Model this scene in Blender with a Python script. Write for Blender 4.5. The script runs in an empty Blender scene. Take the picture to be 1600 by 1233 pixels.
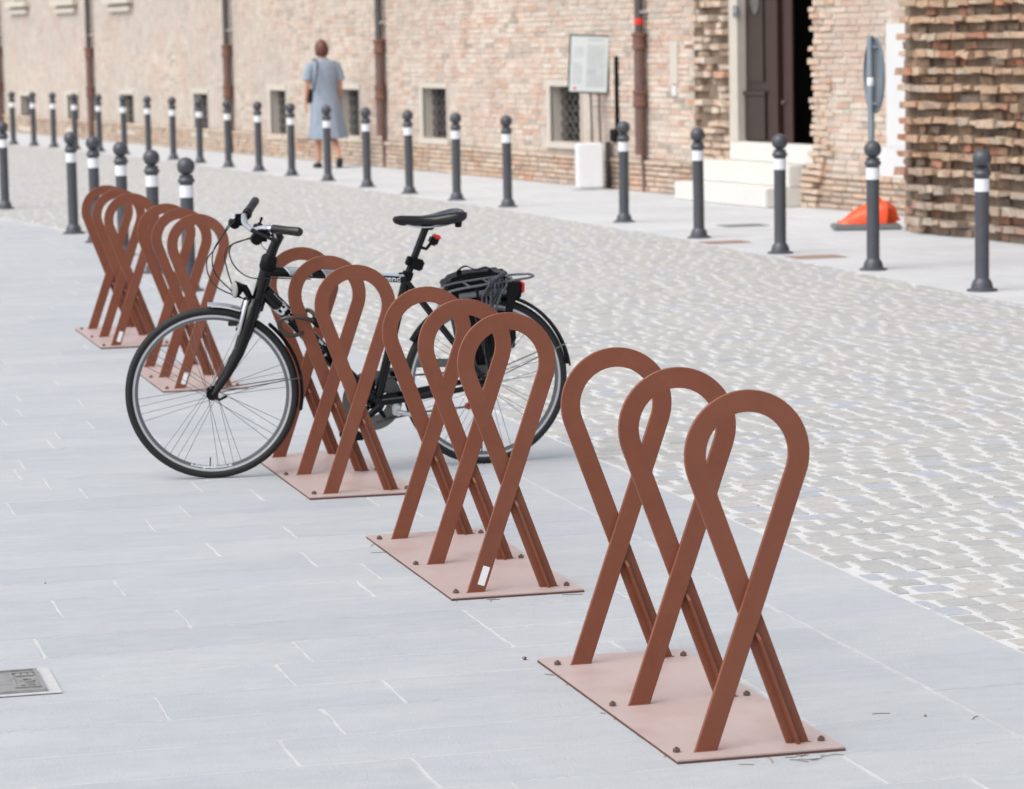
import bpy, bmesh, math, random
from mathutils import Vector, Matrix, noise
random.seed(7)
R = math.radians
sc = bpy.context.scene
COL = sc.collection

# ------------------------------------------------------------------ camera
PITCH, ROLL, YAW, CAMH = 0.11605, -0.01929, 0.25363, 1.7
def _w(v):
    return Vector((v[0]*math.cos(YAW)+v[1]*math.sin(YAW), -v[0]*math.sin(YAW)+v[1]*math.cos(YAW), v[2]))
_f = Vector((0, math.cos(PITCH), -math.sin(PITCH))); _r = Vector((1, 0, 0)); _u = _r.cross(_f)
CR = _w(_r*math.cos(ROLL)+_u*math.sin(ROLL)); CU = _w(_u*math.cos(ROLL)-_r*math.sin(ROLL)); CF = _w(_f)
cam = bpy.data.cameras.new('camera')
cam.sensor_fit = 'HORIZONTAL'; cam.sensor_width = 36; cam.lens = 4800/1600*36
cam.clip_start = 0.1; cam.clip_end = 1000
cam.dof.use_dof = True; cam.dof.focus_distance = 8.9; cam.dof.aperture_fstop = 7.2
co = bpy.data.objects.new('camera', cam); COL.objects.link(co)
m = Matrix.Identity(4)
for i in range(3):
    m[i][0] = CR[i]; m[i][1] = CU[i]; m[i][2] = -CF[i]
m[2][3] = CAMH
co.matrix_world = m
sc.camera = co
def depth(p):
    return (Vector(p)-Vector((0, 0, CAMH))).dot(CF)
def inframe(p, mg=0.0):
    d = Vector(p)-Vector((0, 0, CAMH)); z = d.dot(CF)
    if z < 1: return False
    return abs(d.dot(CR)/z) < 0.1667+mg and abs(d.dot(CU)/z) < 0.1284+mg

# ------------------------------------------------------------------ world and sun
SUN_EL, SUN_AZ = 54.0, 250.0        # azimuth clockwise from +Y: light comes from the left, a little behind the camera
w = bpy.data.worlds.new('World'); sc.world = w; w.use_nodes = True
nt = w.node_tree; nt.nodes.clear()
sky = nt.nodes.new('ShaderNodeTexSky'); sky.sky_type = 'NISHITA'; sky.sun_disc = False
sky.sun_elevation = R(SUN_EL); sky.sun_rotation = R(SUN_AZ); sky.air_density = 1.0; sky.dust_density = 3.0; sky.ozone_density = 1.0
hs = nt.nodes.new('ShaderNodeHueSaturation'); hs.inputs['Saturation'].default_value = 0.42
bg = nt.nodes.new('ShaderNodeBackground'); bg.inputs[1].default_value = 0.13
out = nt.nodes.new('ShaderNodeOutputWorld')
nt.links.new(sky.outputs[0], hs.inputs['Color']); nt.links.new(hs.outputs[0], bg.inputs[0]); nt.links.new(bg.outputs[0], out.inputs[0])
sl = bpy.data.lights.new('sun', 'SUN'); sl.energy = 1.5; sl.angle = R(62); sl.color = (1.0, 0.965, 0.925)
so = bpy.data.objects.new('sun', sl); COL.objects.link(so)
sd = Vector((math.sin(R(SUN_AZ))*math.cos(R(SUN_EL)), math.cos(R(SUN_AZ))*math.cos(R(SUN_EL)), math.sin(R(SUN_EL))))
so.rotation_euler = sd.to_track_quat('Z', 'Y').to_euler(); so.location = (-5, -5, 20)
vs = sc.view_settings; vs.view_transform = 'Standard'; vs.look = 'None'; vs.exposure = 0.66; vs.gamma = 1.0; vs.use_curve_mapping = False

# ------------------------------------------------------------------ materials
MATS = {}
def pmat(name, base, rough=0.6, metal=0.0, spec=0.5, var=0.12, vscale=8.0, stretch=(1, 1, 1), bump=0.0, bscale=60.0, c2=None, v2=None,
         ramp=None, wash=None, coat=0.0, trans=0.0, rvar=0.0):
    """procedural material: base colour varied by world-space noise; ramp = [(pos,colour)] driven by the per-piece tint"""
    mt = bpy.data.materials.new(name); mt.use_nodes = True; t = mt.node_tree; L = t.links.new
    b = t.nodes['Principled BSDF']; N = t.nodes.new
    b.inputs['Roughness'].default_value = rough; b.inputs['Metallic'].default_value = metal
    b.inputs['Specular IOR Level'].default_value = spec
    if coat: b.inputs['Coat Weight'].default_value = coat; b.inputs['Coat Roughness'].default_value = 0.08
    g = N('ShaderNodeNewGeometry'); mp = N('ShaderNodeMapping'); mp.inputs['Scale'].default_value = stretch
    L(g.outputs['Position'], mp.inputs['Vector'])
    n1 = N('ShaderNodeTexNoise'); n1.inputs['Scale'].default_value = vscale; n1.inputs['Detail'].default_value = 6; n1.inputs['Roughness'].default_value = 0.72
    L(mp.outputs[0], n1.inputs['Vector'])
    if ramp:
        a = N('ShaderNodeAttribute'); a.attribute_name = 'tint'
        cr = N('ShaderNodeValToRGB'); el = cr.color_ramp.elements
        while len(el) < len(ramp): el.new(0.5)
        for e, (p, c) in zip(el, ramp): e.position = p; e.color = (*c, 1)
        L(a.outputs['Fac'], cr.inputs[0]); src = cr.outputs[0]
    else:
        rgb = N('ShaderNodeRGB'); rgb.outputs[0].default_value = (*base, 1); src = rgb.outputs[0]
    if wash:
        a2 = N('ShaderNodeAttribute'); a2.attribute_name = 'wash'
        mx = N('ShaderNodeMix'); mx.data_type = 'RGBA'; L(a2.outputs['Fac'], mx.inputs[0]); L(src, mx.inputs[6]); mx.inputs[7].default_value = (*wash, 1); src = mx.outputs[2]
    if c2:                                                   # a second colour in larger patches
        n2 = N('ShaderNodeTexNoise'); n2.inputs['Scale'].default_value = v2[0]; n2.inputs['Detail'].default_value = 5
        L(mp.outputs[0], n2.inputs['Vector'])
        mr = N('ShaderNodeMapRange'); mr.inputs[1].default_value = v2[1]; mr.inputs[2].default_value = v2[2]; mr.inputs[4].default_value = v2[3]
        L(n2.outputs['Fac'], mr.inputs[0])
        mx = N('ShaderNodeMix'); mx.data_type = 'RGBA'; L(mr.outputs[0], mx.inputs[0]); L(src, mx.inputs[6]); mx.inputs[7].default_value = (*c2, 1); src = mx.outputs[2]
    mv = N('ShaderNodeMapRange'); mv.inputs[1].default_value = 0.25; mv.inputs[2].default_value = 0.75
    mv.inputs[3].default_value = 1-var; mv.inputs[4].default_value = 1+var; L(n1.outputs['Fac'], mv.inputs[0])
    mul = N('ShaderNodeMix'); mul.data_type = 'RGBA'; mul.blend_type = 'MULTIPLY'; mul.inputs[0].default_value = 1.0
    L(src, mul.inputs[6]); L(mv.outputs[0], mul.inputs[7]); L(mul.outputs[2], b.inputs['Base Color'])
    if rvar:
        rr = N('ShaderNodeMapRange'); rr.inputs[3].default_value = rough-rvar; rr.inputs[4].default_value = rough+rvar
        L(n1.outputs['Fac'], rr.inputs[0]); L(rr.outputs[0], b.inputs['Roughness'])
    if bump:
        nb = N('ShaderNodeTexNoise'); nb.inputs['Scale'].default_value = bscale; nb.inputs['Detail'].default_value = 5
        L(mp.outputs[0], nb.inputs['Vector'])
        bp = N('ShaderNodeBump'); bp.inputs['Strength'].default_value = bump; bp.inputs['Distance'].default_value = 0.01
        L(nb.outputs['Fac'], bp.inputs['Height']); L(bp.outputs[0], b.inputs['Normal'])
    MATS[name] = mt
    return mt
M = MATS
pmat('slab', None, 0.62, ramp=[(0, (.372, .391, .412)), (.5, (.396, .413, .430)), (1, (.418, .433, .446))], var=.085, vscale=6.5, stretch=(1, 2.6, 1), bump=.4, bscale=110,
     c2=(.46, .47, .472), v2=(1.3, .45, .75, .6))
pmat('slab_mortar', (.50, .497, .485), .9, var=.12, vscale=30, c2=(.40, .405, .41), v2=(9, .42, .62, .9))
pmat('cobble', None, 0.6, ramp=[(0, (.35, .35, .345)), (.35, (.375, .372, .36)), (.62, (.40, .395, .38)), (.86, (.41, .395, .37)), (.92, (.355, .37, .40)), (1, (.375, .39, .42))],
     var=.12, vscale=18, bump=.4, bscale=50)
pmat('cobble_mortar', (.54, .538, .53), .9, var=.10, vscale=14, bump=.3, bscale=80, c2=(.50, .49, .475), v2=(5, .5, .75, .6))
pmat('far_paving', None, .65, ramp=[(0, (.46, .475, .49)), (1, (.52, .53, .54))], var=.08, vscale=2.5, stretch=(2, 1, 1))
pmat('ground', (.34, .335, .32), .9, var=.15, vscale=3)
pmat('rack_paint', (.192, .064, .036), .48, var=.12, vscale=9, bump=.08, bscale=220, spec=.28, c2=(.21, .074, .043), v2=(4, .45, .7, .7), rvar=.08)
pmat('plate_sheen_paint', (.425, .332, .312), .45, var=.07, vscale=14, bump=.08, bscale=150, spec=.5, c2=(.36, .245, .215), v2=(5, .5, .75, .6), rvar=.1)  # the racks' brown paint, sky sheen on the flat plate put into its colour
pmat('plate_gap_shade', (.10, .045, .03), .7, var=.3, vscale=30)
pmat('bolt_steel', (.16, .11, .09), .5, metal=.6, var=.3, vscale=80)
pmat('sticker', (.78, .79, .80), .5, var=.06, vscale=150)
pmat('bollard_paint', (.064, .068, .080), .42, metal=.15, var=.12, vscale=12, bump=.05, bscale=200)
pmat('bollard_band', (.74, .76, .79), .4, var=.05, vscale=20)
BR = [(0, (.33, .28, .24)), (.16, (.42, .35, .29)), (.38, (.62, .545, .46)), (.55, (.62, .50, .415)), (.75, (.58, .41, .315)), (.9, (.50, .28, .19)), (1, (.60, .54, .46))]
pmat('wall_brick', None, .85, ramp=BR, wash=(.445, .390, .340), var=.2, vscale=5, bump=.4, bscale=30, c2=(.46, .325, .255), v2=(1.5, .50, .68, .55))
pmat('wall_mortar', (.50, .45, .395), .92, var=.16, vscale=5, bump=.4, bscale=30, c2=(.42, .36, .31), v2=(1.8, .45, .68, .8))
pmat('rough_brick', None, .9, ramp=[(0, (.13, .095, .07)), (.2, (.25, .17, .115)), (.45, (.38, .24, .15)), (.65, (.42, .29, .19)), (.8, (.36, .15, .085)), (.92, (.48, .37, .26)), (1, (.33, .27, .22))], wash=(.30, .26, .225),
     var=.30, vscale=16, bump=.6, bscale=45)
pmat('rough_mortar', (.22, .165, .12), .95, var=.35, vscale=8, bump=.8, bscale=25)
pmat('plinth_brick', None, .9, ramp=[(0, (.25, .20, .165)), (.3, (.40, .29, .22)), (.55, (.50, .38, .29)), (.75, (.50, .24, .14)), (.9, (.55, .46, .37)), (1, (.36, .31, .27))], wash=(.56, .46, .37), var=.2, vscale=10, bump=.5, bscale=35)
pmat('stone_trim', (.52, .475, .41), .75, var=.08, vscale=4, bump=.1, bscale=40)
pmat('white_stone', (.62, .61, .575), .6, var=.05, vscale=3)
pmat('block_white', (.74, .74, .75), .7, var=.05, vscale=4)
pmat('white_plaster', (.60, .60, .60), .8, var=.05, vscale=3)
pmat('jamb_plaster', (.50, .46, .40), .85, var=.08, vscale=5)
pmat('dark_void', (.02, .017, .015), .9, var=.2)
pmat('iron_grille', (.12, .11, .105), .6, metal=.3, var=.3, vscale=20)
pmat('glass_dark', (.014, .013, .012), .8, spec=.1, var=.1)
pmat('pipe_grey', (.085, .075, .072), .5, metal=.2, var=.25, vscale=10)
pmat('pipe_brown', (.15, .088, .074), .55, metal=.1, var=.25, vscale=9)
pmat('pipe_rust', (.17, .082, .06), .7, var=.3, vscale=18)
pmat('door_wood', (.033, .020, .015), .45, var=.35, vscale=5, stretch=(6, 6, 1), bump=.2, bscale=20)
pmat('door_wood_red', (.040, .015, .011), .5, var=.3, vscale=5, stretch=(6, 6, 1))
pmat('bronze', (.22, .21, .19), .4, metal=.8, var=.2)
pmat('red_paint', (.62, .03, .02), .5, var=.05)
pmat('blue_paint', (.02, .13, .55), .45, var=.05)
pmat('frame_dark', (.04, .045, .04), .5, var=.1)
pmat('board_paper', (.66, .70, .69), .4, var=.03)
pmat('board_print', (.58, .62, .615), .45, var=.06)
pmat('board_text', (.50, .53, .53), .5, var=.1)
pmat('sign_grey', (.19, .22, .25), .45, metal=.4, var=.12, vscale=10)
pmat('galvanised', (.27, .31, .35), .45, metal=.5, var=.1)
pmat('orange_plastic', (.80, .085, .015), .38, var=.08, vscale=12)
pmat('rubber_grey', (.17, .175, .18), .7, var=.1)
pmat('black_plastic', (.004, .004, .005), .5, spec=.16, var=.2, vscale=20)
pmat('black_paint', (.0028, .0028, .0036), .16, var=.1, spec=.32, coat=.0)
pmat('black_rubber', (.017, .017, .018), .62, spec=.3, var=.15, vscale=60, bump=.2, bscale=400)
pmat('rim_grey', (.16, .165, .175), .35, metal=.7, var=.1)
pmat('rim_track', (.58, .59, .60), .35, metal=.7, var=.08)
pmat('spoke_steel', (.16, .16, .165), .4, metal=.7, var=.1)
pmat('silver', (.62, .63, .65), .28, metal=.85, var=.08)
pmat('white_print', (.72, .75, .78), .45, var=.03)
pmat('grey_print', (.33, .37, .42), .4, var=.04)
pmat('lamp_glass', (.30, .295, .28), .25, var=.05)
pmat('red_lens', (.70, .025, .015), .25, var=.05)
pmat('grip_grey', (.010, .0085, .008), .3, spec=.4, var=.15)
pmat('saddle_black', (.004, .004, .005), .2, var=.1, spec=.5, coat=.0, bump=.05, bscale=150)
pmat('bag_black', (.006, .006, .008), .6, spec=.25, var=.2, vscale=20, bump=.15, bscale=120)
pmat('chain_grey', (.10, .10, .095), .5, metal=.4, var=.2)
pmat('guard_grey', (.16, .165, .16), .4, var=.1)
pmat('bungee', (.055, .058, .072), .8, var=.95, vscale=140)
pmat('lock_brown', (.045, .028, .02), .4, var=.2)
pmat('cast_iron', (.30, .295, .285), .55, metal=.4, var=.25, vscale=30)
pmat('concrete_rim', (.45, .455, .45), .85, var=.1, vscale=30)
pmat('rusty_iron', (.30, .20, .16), .8, var=.2, vscale=10)
pmat('skin', (.52, .27, .19), .55, var=.05)
pmat('dress', (.27, .32, .39), .85, var=.10, vscale=10, stretch=(1, 1, .4), c2=(.22, .26, .33), v2=(22, .5, .6, .5))
pmat('hair', (.11, .035, .022), .5, var=.3, vscale=40)
pmat('shoe', (.012, .012, .012), .5, var=.1)
pmat('twig', (.15, .10, .06), .9, var=.2)

# ------------------------------------------------------------------ mesh helpers
LOC = {}
class MB:
    def __init__(s): s.v = []; s.f = []; s.t = []; s.wsh = []
    def add(s, verts, faces, tint=0.5, wash=0.0):
        o = len(s.v); s.v += [Vector(p) for p in verts]
        for f in faces: s.f.append([i+o for i in f]); s.t.append(tint); s.wsh.append(wash)
        return s
    def box(s, x0, x1, y0, y1, z0, z1, fn=None, **k):
        P = [(x0, y0, z0), (x1, y0, z0), (x1, y1, z0), (x0, y1, z0), (x0, y0, z1), (x1, y0, z1), (x1, y1, z1), (x0, y1, z1)]
        if fn: P = [fn(*p) for p in P]
        return s.add(P, [(0, 3, 2, 1), (4, 5, 6, 7), (0, 1, 5, 4), (1, 2, 6, 5), (2, 3, 7, 6), (3, 0, 4, 7)], **k)
    def tube(s, pts, rad, n=10, closed=False, caps=True, **k):
        pts = [Vector(p) for p in pts]; N = len(pts)
        rad = rad if isinstance(rad, (list, tuple)) else [rad]*N
        T = []
        for i in range(N):
            a = pts[(i-1) % N] if (closed or i > 0) else pts[i]; b = pts[(i+1) % N] if (closed or i < N-1) else pts[i]
            T.append((b-a).normalized())
        up = Vector((0, 0, 1)) if abs(T[0].z) < 0.9 else Vector((0, 1, 0))
        nv = (up-T[0]*up.dot(T[0])).normalized(); V = []; F = []
        for i in range(N):
            nv = (nv-T[i]*nv.dot(T[i])).normalized(); bv = T[i].cross(nv)
            for j in range(n):
                a = 2*math.pi*j/n; V.append(pts[i]+(nv*math.cos(a)+bv*math.sin(a))*rad[i])
        for i in range(N if closed else N-1):
            for j in range(n):
                a = i*n+j; b = i*n+(j+1) % n; c = ((i+1) % N)*n+(j+1) % n; d = ((i+1) % N)*n+j; F.append((a, b, c, d))
        if caps and not closed: F.append(list(range(n))[::-1]); F.append([(N-1)*n+j for j in range(n)])
        return s.add(V, F, **k)
    def cyl(s, p0, p1, r0, r1=None, n=16, **k): return s.tube([p0, p1], [r0, r0 if r1 is None else r1], n, **k)
    def lathe(s, prof, n=24, c=(0, 0, 0), **k):
        V = []; F = []
        for r, z in prof:
            for j in range(n):
                a = 2*math.pi*j/n; V.append((c[0]+r*math.cos(a), c[1]+r*math.sin(a), c[2]+z))
        for i in range(len(prof)-1):
            for j in range(n): F.append((i*n+j, i*n+(j+1) % n, (i+1)*n+(j+1) % n, (i+1)*n+j))
        F.append(list(range(n))[::-1]); F.append([(len(prof)-1)*n+j for j in range(n)])
        return s.add(V, F, **k)
    def loft(s, rings, caps=True, **k):
        n = len(rings[0]); V = [p for r in rings for p in r]; F = []
        for i in range(len(rings)-1):
            for j in range(n): F.append((i*n+j, i*n+(j+1) % n, (i+1)*n+(j+1) % n, (i+1)*n+j))
        if caps: F.append(list(range(n))[::-1]); F.append([(len(rings)-1)*n+j for j in range(n)])
        return s.add(V, F, **k)
    def prism(s, poly, a, b, fn, **k):      # poly of 2D points, extruded between a and b; fn(p,q,depth)->xyz
        n = len(poly); V = [fn(p, q, a) for p, q in poly]+[fn(p, q, b) for p, q in poly]
        F = [list(range(n))[::-1], [n+i for i in range(n)]]+[(i, (i+1) % n, n+(i+1) % n, n+i) for i in range(n)]
        return s.add(V, F, **k)
    def xf(s, fn): s.v = [Vector(fn(p)) for p in s.v]; return s
    def build(s, name, mat, parent=None, smooth=False, world=True, bevel=0.0, fix=True):
        off = LOC.get(parent.name, Vector((0, 0, 0))) if (parent is not None and world) else Vector((0, 0, 0))
        me = bpy.data.meshes.new(name); me.from_pydata([tuple(p-off) for p in s.v], [], s.f)
        if any(abs(t-.5) > 1e-6 for t in s.t) or any(s.wsh):
            at = me.attributes.new('tint', 'FLOAT', 'FACE'); at.data.foreach_set('value', s.t)
            at = me.attributes.new('wash', 'FLOAT', 'FACE'); at.data.foreach_set('value', s.wsh)
        if fix:
            bm = bmesh.new(); bm.from_mesh(me); bmesh.ops.recalc_face_normals(bm, faces=bm.faces)
            if bevel: bmesh.ops.bevel(bm, geom=list(bm.edges), offset=bevel, segments=2, affect='EDGES', clamp_overlap=True)
            bm.to_mesh(me); bm.free()
        me.materials.append(M[mat])
        if smooth:
            me.shade_smooth()
            try: me.set_sharp_from_angle(angle=R(40))
            except Exception: pass
        o = bpy.data.objects.new(name, me); COL.objects.link(o)
        if parent is not None:
            o.parent = parent; LOC[o.name] = LOC.get(parent.name, Vector((0, 0, 0))).copy()
        return o
def tag(o, label=None, cat=None, group=None, kind=None):
    if label: o['label'] = label
    if cat: o['category'] = cat
    if group: o['group'] = group
    if kind: o['kind'] = kind
    return o
def thing(name, loc, label, cat, group=None, rz=0.0):
    o = bpy.data.objects.new(name, None); COL.objects.link(o); o.location = loc; o.rotation_euler = (0, 0, rz); o.empty_display_size = .2
    LOC[o.name] = Vector(loc)
    return tag(o, label, cat, group)
def copy_tree(o, parent=None):
    c = o.copy(); COL.objects.link(c); c.parent = parent
    for ch in list(o.children): copy_tree(ch, c)
    return c
def spline(pts, k=6):
    P = [Vector(p) for p in pts]; out = []
    for i in range(len(P)-1):
        p0 = P[max(i-1, 0)]; p1 = P[i]; p2 = P[i+1]; p3 = P[min(i+2, len(P)-1)]
        for j in range(k):
            t = j/k
            out.append(.5*((2*p1)+(-p0+p2)*t+(2*p0-5*p1+4*p2-p3)*t*t+(-p0+3*p1-3*p2+p3)*t**3))
    out.append(P[-1]); return out
def lerp_tab(tab, x):
    if x <= tab[0][0]: return tab[0][1]
    for (a, b), (c, d) in zip(tab, tab[1:]):
        if x <= c: return b+(d-b)*(x-a)/(c-a)
    return tab[-1][1]
def text_mesh(txt, size, bold=0.0):
    cu = bpy.data.curves.new('t', 'FONT'); cu.body = txt; cu.size = size; cu.align_x = 'LEFT'; cu.offset = bold; cu.resolution_u = 3
    o = bpy.data.objects.new('t', cu); COL.objects.link(o)
    dg = bpy.context.evaluated_depsgraph_get(); dg.update()
    me = bpy.data.meshes.new_from_object(o.evaluated_get(dg))
    V = [v.co.copy() for v in me.vertices]; F = [list(p.vertices) for p in me.polygons]
    bpy.data.objects.remove(o); bpy.data.curves.remove(cu); bpy.data.meshes.remove(me)
    return V, F
def scatter_pieces(pieces, name, stuffname, mat, parent, limit=300, smooth=False):
    """pieces: (verts, faces, tint, wash, centre, size). The largest in view become objects, the rest one stuff mesh."""
    sc_ = []
    for i, p in enumerate(pieces):
        s_ = p[5]/max(depth(p[4]), 1.0)**p[6] if inframe(p[4], -.004) else 0
        sc_.append((s_, i))
    sc_.sort(reverse=True)
    keep = {i for s_, i in sc_[:limit] if s_ > 0}
    rest = MB()
    for i, p in enumerate(pieces):
        if i in keep: MB().add(p[0], p[1], p[2], p[3]).build(name, mat, parent, smooth=smooth, fix=False)
        else: rest.add(p[0], p[1], p[2], p[3])
    if rest.v:
        o = rest.build(stuffname, mat, parent, smooth=smooth, fix=False); tag(o, kind='stuff')

# ------------------------------------------------------------------ the setting: ground, pavements, road
NEAR_EDGE = [(-10, 3.41), (24.5, 3.41), (27, 3.33), (29, 3.1), (31, 2.8), (33, 2.3), (35, 1.2), (37, -1.5), (39, -8), (60, -8)]
FARROW = [(7.952, 18.47), (7.964, 20.43), (7.943, 22.33), (7.958, 24.38), (8.03, 26.79), (7.732, 29.84), (7.584, 31.41), (7.446, 33.04), (7.351, 34.83),
          (7.255, 36.67), (7.133, 38.40), (7.004, 40.05), (6.849, 41.56), (6.734, 43.32), (6.579, 44.84), (6.415, 46.26), (6.22, 47.55), (6.023, 49.06),
          (5.796, 50.40), (5.596, 51.79), (5.373, 52.85), (5.132, 53.95)]
FAR_EDGE = [(-10, 7.78)]+[(v, u-.19) for u, v in FARROW if abs(v-26.79) > .1]+[(60, 3.4), (75, -2)]
ne = lambda v: lerp_tab(NEAR_EDGE, v)
fe = lambda v: lerp_tab(FAR_EDGE, v)
WP = Vector((9.79, 32.15, 0)); wd = Vector((-.132, 1, 0)).normalized(); wn = Vector((wd.y, -wd.x, 0))
def W(s, n, z): return WP+wd*s-wn*n+Vector((0, 0, z))

g = MB(); g.add([(-300, -300, -.05), (300, -300, -.05), (300, 300, -.05), (-300, 300, -.05)], [(0, 1, 2, 3)])
tag(g.build('ground', 'ground'), kind='structure')

def strip(fa, fb, v0, v1, dv, z):
    mb = MB(); k = int((v1-v0)/dv); V = []
    for i in range(k+1):
        v = v0+(v1-v0)*i/k; V += [(fa(v), v, z), (fb(v), v, z)]
    mb.add(V, [(2*i, 2*i+1, 2*i+3, 2*i+2) for i in range(k)]); return mb
road = strip(lambda v: ne(v)-.02, lambda v: fe(v)+.02, -8, 75, .5, -.0035).build('road', 'cobble_mortar'); tag(road, kind='structure')
pave = strip(lambda v: -9.0, ne, -6, 39, .5, -.0016).build('pavement', 'slab_mortar'); tag(pave, kind='structure')
wall_u = lambda v: 9.79-.132*(v-32.15)
farpave = strip(fe, lambda v: wall_u(v)+.6, -8, 75, .5, -.004).build('far_pavement', 'slab_mortar'); tag(farpave, kind='structure')

# near pavement slabs
def slab_piece(x0, x1, y0, y1, z, e=1.0, wear=.0035):
    j = lambda k=.0012: random.uniform(-k, k)
    t = random.gauss(.5, .24); t = min(max(t, 0), 1)
    dz = random.uniform(-.0009, .0009); c = .0018; L_ = y1-y0
    ring = [(x0+abs(j(wear)), y0+j()), (x1-abs(j(wear)), y0+j())]+[(x1-max(j(wear), -.001), y0+L_*k+j(.01)) for k in (.27, .52, .76)]
    ring += [(x1-abs(j(wear)), y1+j()), (x0+abs(j(wear)), y1+j())]+[(x0+max(j(wear), -.001), y0+L_*k+j(.01)) for k in (.74, .48, .25)]
    n = len(ring); cx, cy = (x0+x1)/2, (y0+y1)/2
    V = [(p[0], p[1], -.03) for p in ring]+[(p[0], p[1], z-c) for p in ring]
    V += [(p[0]-math.copysign(c, p[0]-cx), p[1]-max(-1, min(1, (p[1]-cy)/(L_*.5)))*c, z+dz) for p in ring]
    F = [tuple(2*n+i for i in range(n))]
    for i in range(n):
        k = (i+1) % n; F += [(i, k, n+k, n+i), (n+i, n+k, 2*n+k, 2*n+i)]
    return (V, F, t, 0.0, ((x0+x1)/2, (y0+y1)/2, z), (x1-x0)*(y1-y0)*e, 3)
P = []
v = 1.0; BW = 2.99; gap = .0028
while v < 37.5:
    hgt = random.choice([.295, .30, .30, .305]); u1 = min(BW, ne(v)-.42) if v > 24 else BW
    x = -4.5-random.random()*.9
    while x < u1-.05:
        L_ = random.choice([.45, .6, .72, .85, .95, 1.1, 1.25]); L_ *= random.uniform(.93, 1.07)
        x1 = x+L_
        if x1 > u1-.25: x1 = u1
        P.append(slab_piece(x+gap, x1-gap, v+gap*.75, v+hgt-gap*.75, 0.0)); x = x1
    v += hgt
v = 2.0
while v < 37:                                                     # border course beside the road
    L_ = random.uniform(1.0, 1.7)
    a, b_ = ne(v), ne(v+L_)
    if abs(a-b_) < .25 or v < 25:
        P.append(slab_piece(min(a, b_)-.42+gap, min(a, b_)-.004, v+gap, v+L_-gap, .002))
    v += L_
scatter_pieces(P, 'paving_slab', 'paving_slabs_beyond', 'slab', pave, 300)

# cobbles
OCT = [(1, -.72), (1, .72), (.90, 1), (-.90, 1), (-1, .72), (-1, -.72), (-.90, -1), (.90, -1)]
def cobble_piece(x0, x1, y0, y1, z):
    cx, cy = (x0+x1)/2, (y0+y1)/2; a, b_ = (x1-x0)/2, (y1-y0)/2; n = 8
    t = random.random(); lift = random.uniform(-.0015, .0022); sk = random.uniform(-.10, .10); tilt = random.uniform(-.012, .012)
    J = [(px*random.uniform(.92, 1.03), py*random.uniform(.90, 1.04)) for px, py in OCT]
    V = []
    for k, zz in ((1.0, -.02), (.99, -.003), (.92, .0)):
        for px, py in J:
            X, Y = px*a*(1-(1-k)*.8), py*b_*k
            V.append((cx+X+sk*Y, cy+Y, z+lift+zz+tilt*X))
    F = [tuple(2*n+i for i in range(n))]
    for rg in (0, 1):
        for i in range(n): k = (i+1) % n; F.append((rg*n+i, rg*n+k, (rg+1)*n+k, (rg+1)*n+i))
    return (V, F, t, 0.0, (cx, cy, z), (x1-x0)*(y1-y0), 3)
P = []
v = 6.0
while v < 56:
    dv = random.uniform(.112, .130)
    ua = max(ne(v)+.035, .089*v-1.2); ub = min(fe(v)-.01, .445*v+1.2)
    x = ua-random.random()*.14
    while x < ub:
        L_ = random.uniform(.11, .17)
        if True:
            w1 = random.uniform(.007, .016); w0 = random.uniform(.005, .012)
            sk = noise.noise(Vector((x*.6, v*.6, 0)))*.02
            x0_ = max(x+w1, ne(v)+.006+random.random()*.012); x1_ = min(x+L_-w1, ub+.03)
            if x1_-x0_ > .025: P.append(cobble_piece(x0_, x1_, v+w0+sk, v+dv-w0*.6+sk, 0.0))
        x += L_
    v += dv
scatter_pieces(P, 'cobble', 'cobbles_beyond', 'cobble', road, 300, smooth=False)

# far pavement slabs (large, pale)
P = []
v = 8.0
while v < 62:
    hgt = .5; u0, u1 = fe(v+.25)+.02, wall_u(v)+.25
    x = u0
    while x < u1:
        L_ = random.uniform(.7, 1.3); x1 = min(x+L_, u1)
        P.append(slab_piece(x+.004, x1-.004, v+.004, v+hgt-.004, .001)); x = x1
    v += hgt
scatter_pieces(P, 'paving_slab', 'paving_slabs_beyond', 'far_paving', farpave, 60)

# ------------------------------------------------------------------ the brick building across the street
bld = thing('brick_building', W(0, 0, 0), 'long old brick building with cellar windows, drainpipes and an open doorway across the street', 'building')
def wz(s): return .505-.0132*s
WINS = []
for s0, s1 in ((1.5, 2.38), (5.74, 6.6), (9.05, 9.86), (12.28, 13.03), (16.26, 17.05), (20.7, 21.6), (24.5, 25.35), (28.32, 29.1)):
    zb = wz((s0+s1)/2); WINS.append((s0, s1, zb, zb+(.64 if s0 < 15 else .605)))
UPW = [(20.85, 21.85, 2.50, 3.9), (24.65, 25.65, 2.53, 3.9), (28.4, 29.4, 2.56, 3.95)]
DOOR = (-4.15, -2.37, .0, 3.3)
PIER = (-2.37, -1.5)
OPEN = WINS+UPW+[DOOR]
BUT_S = -7.76
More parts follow.
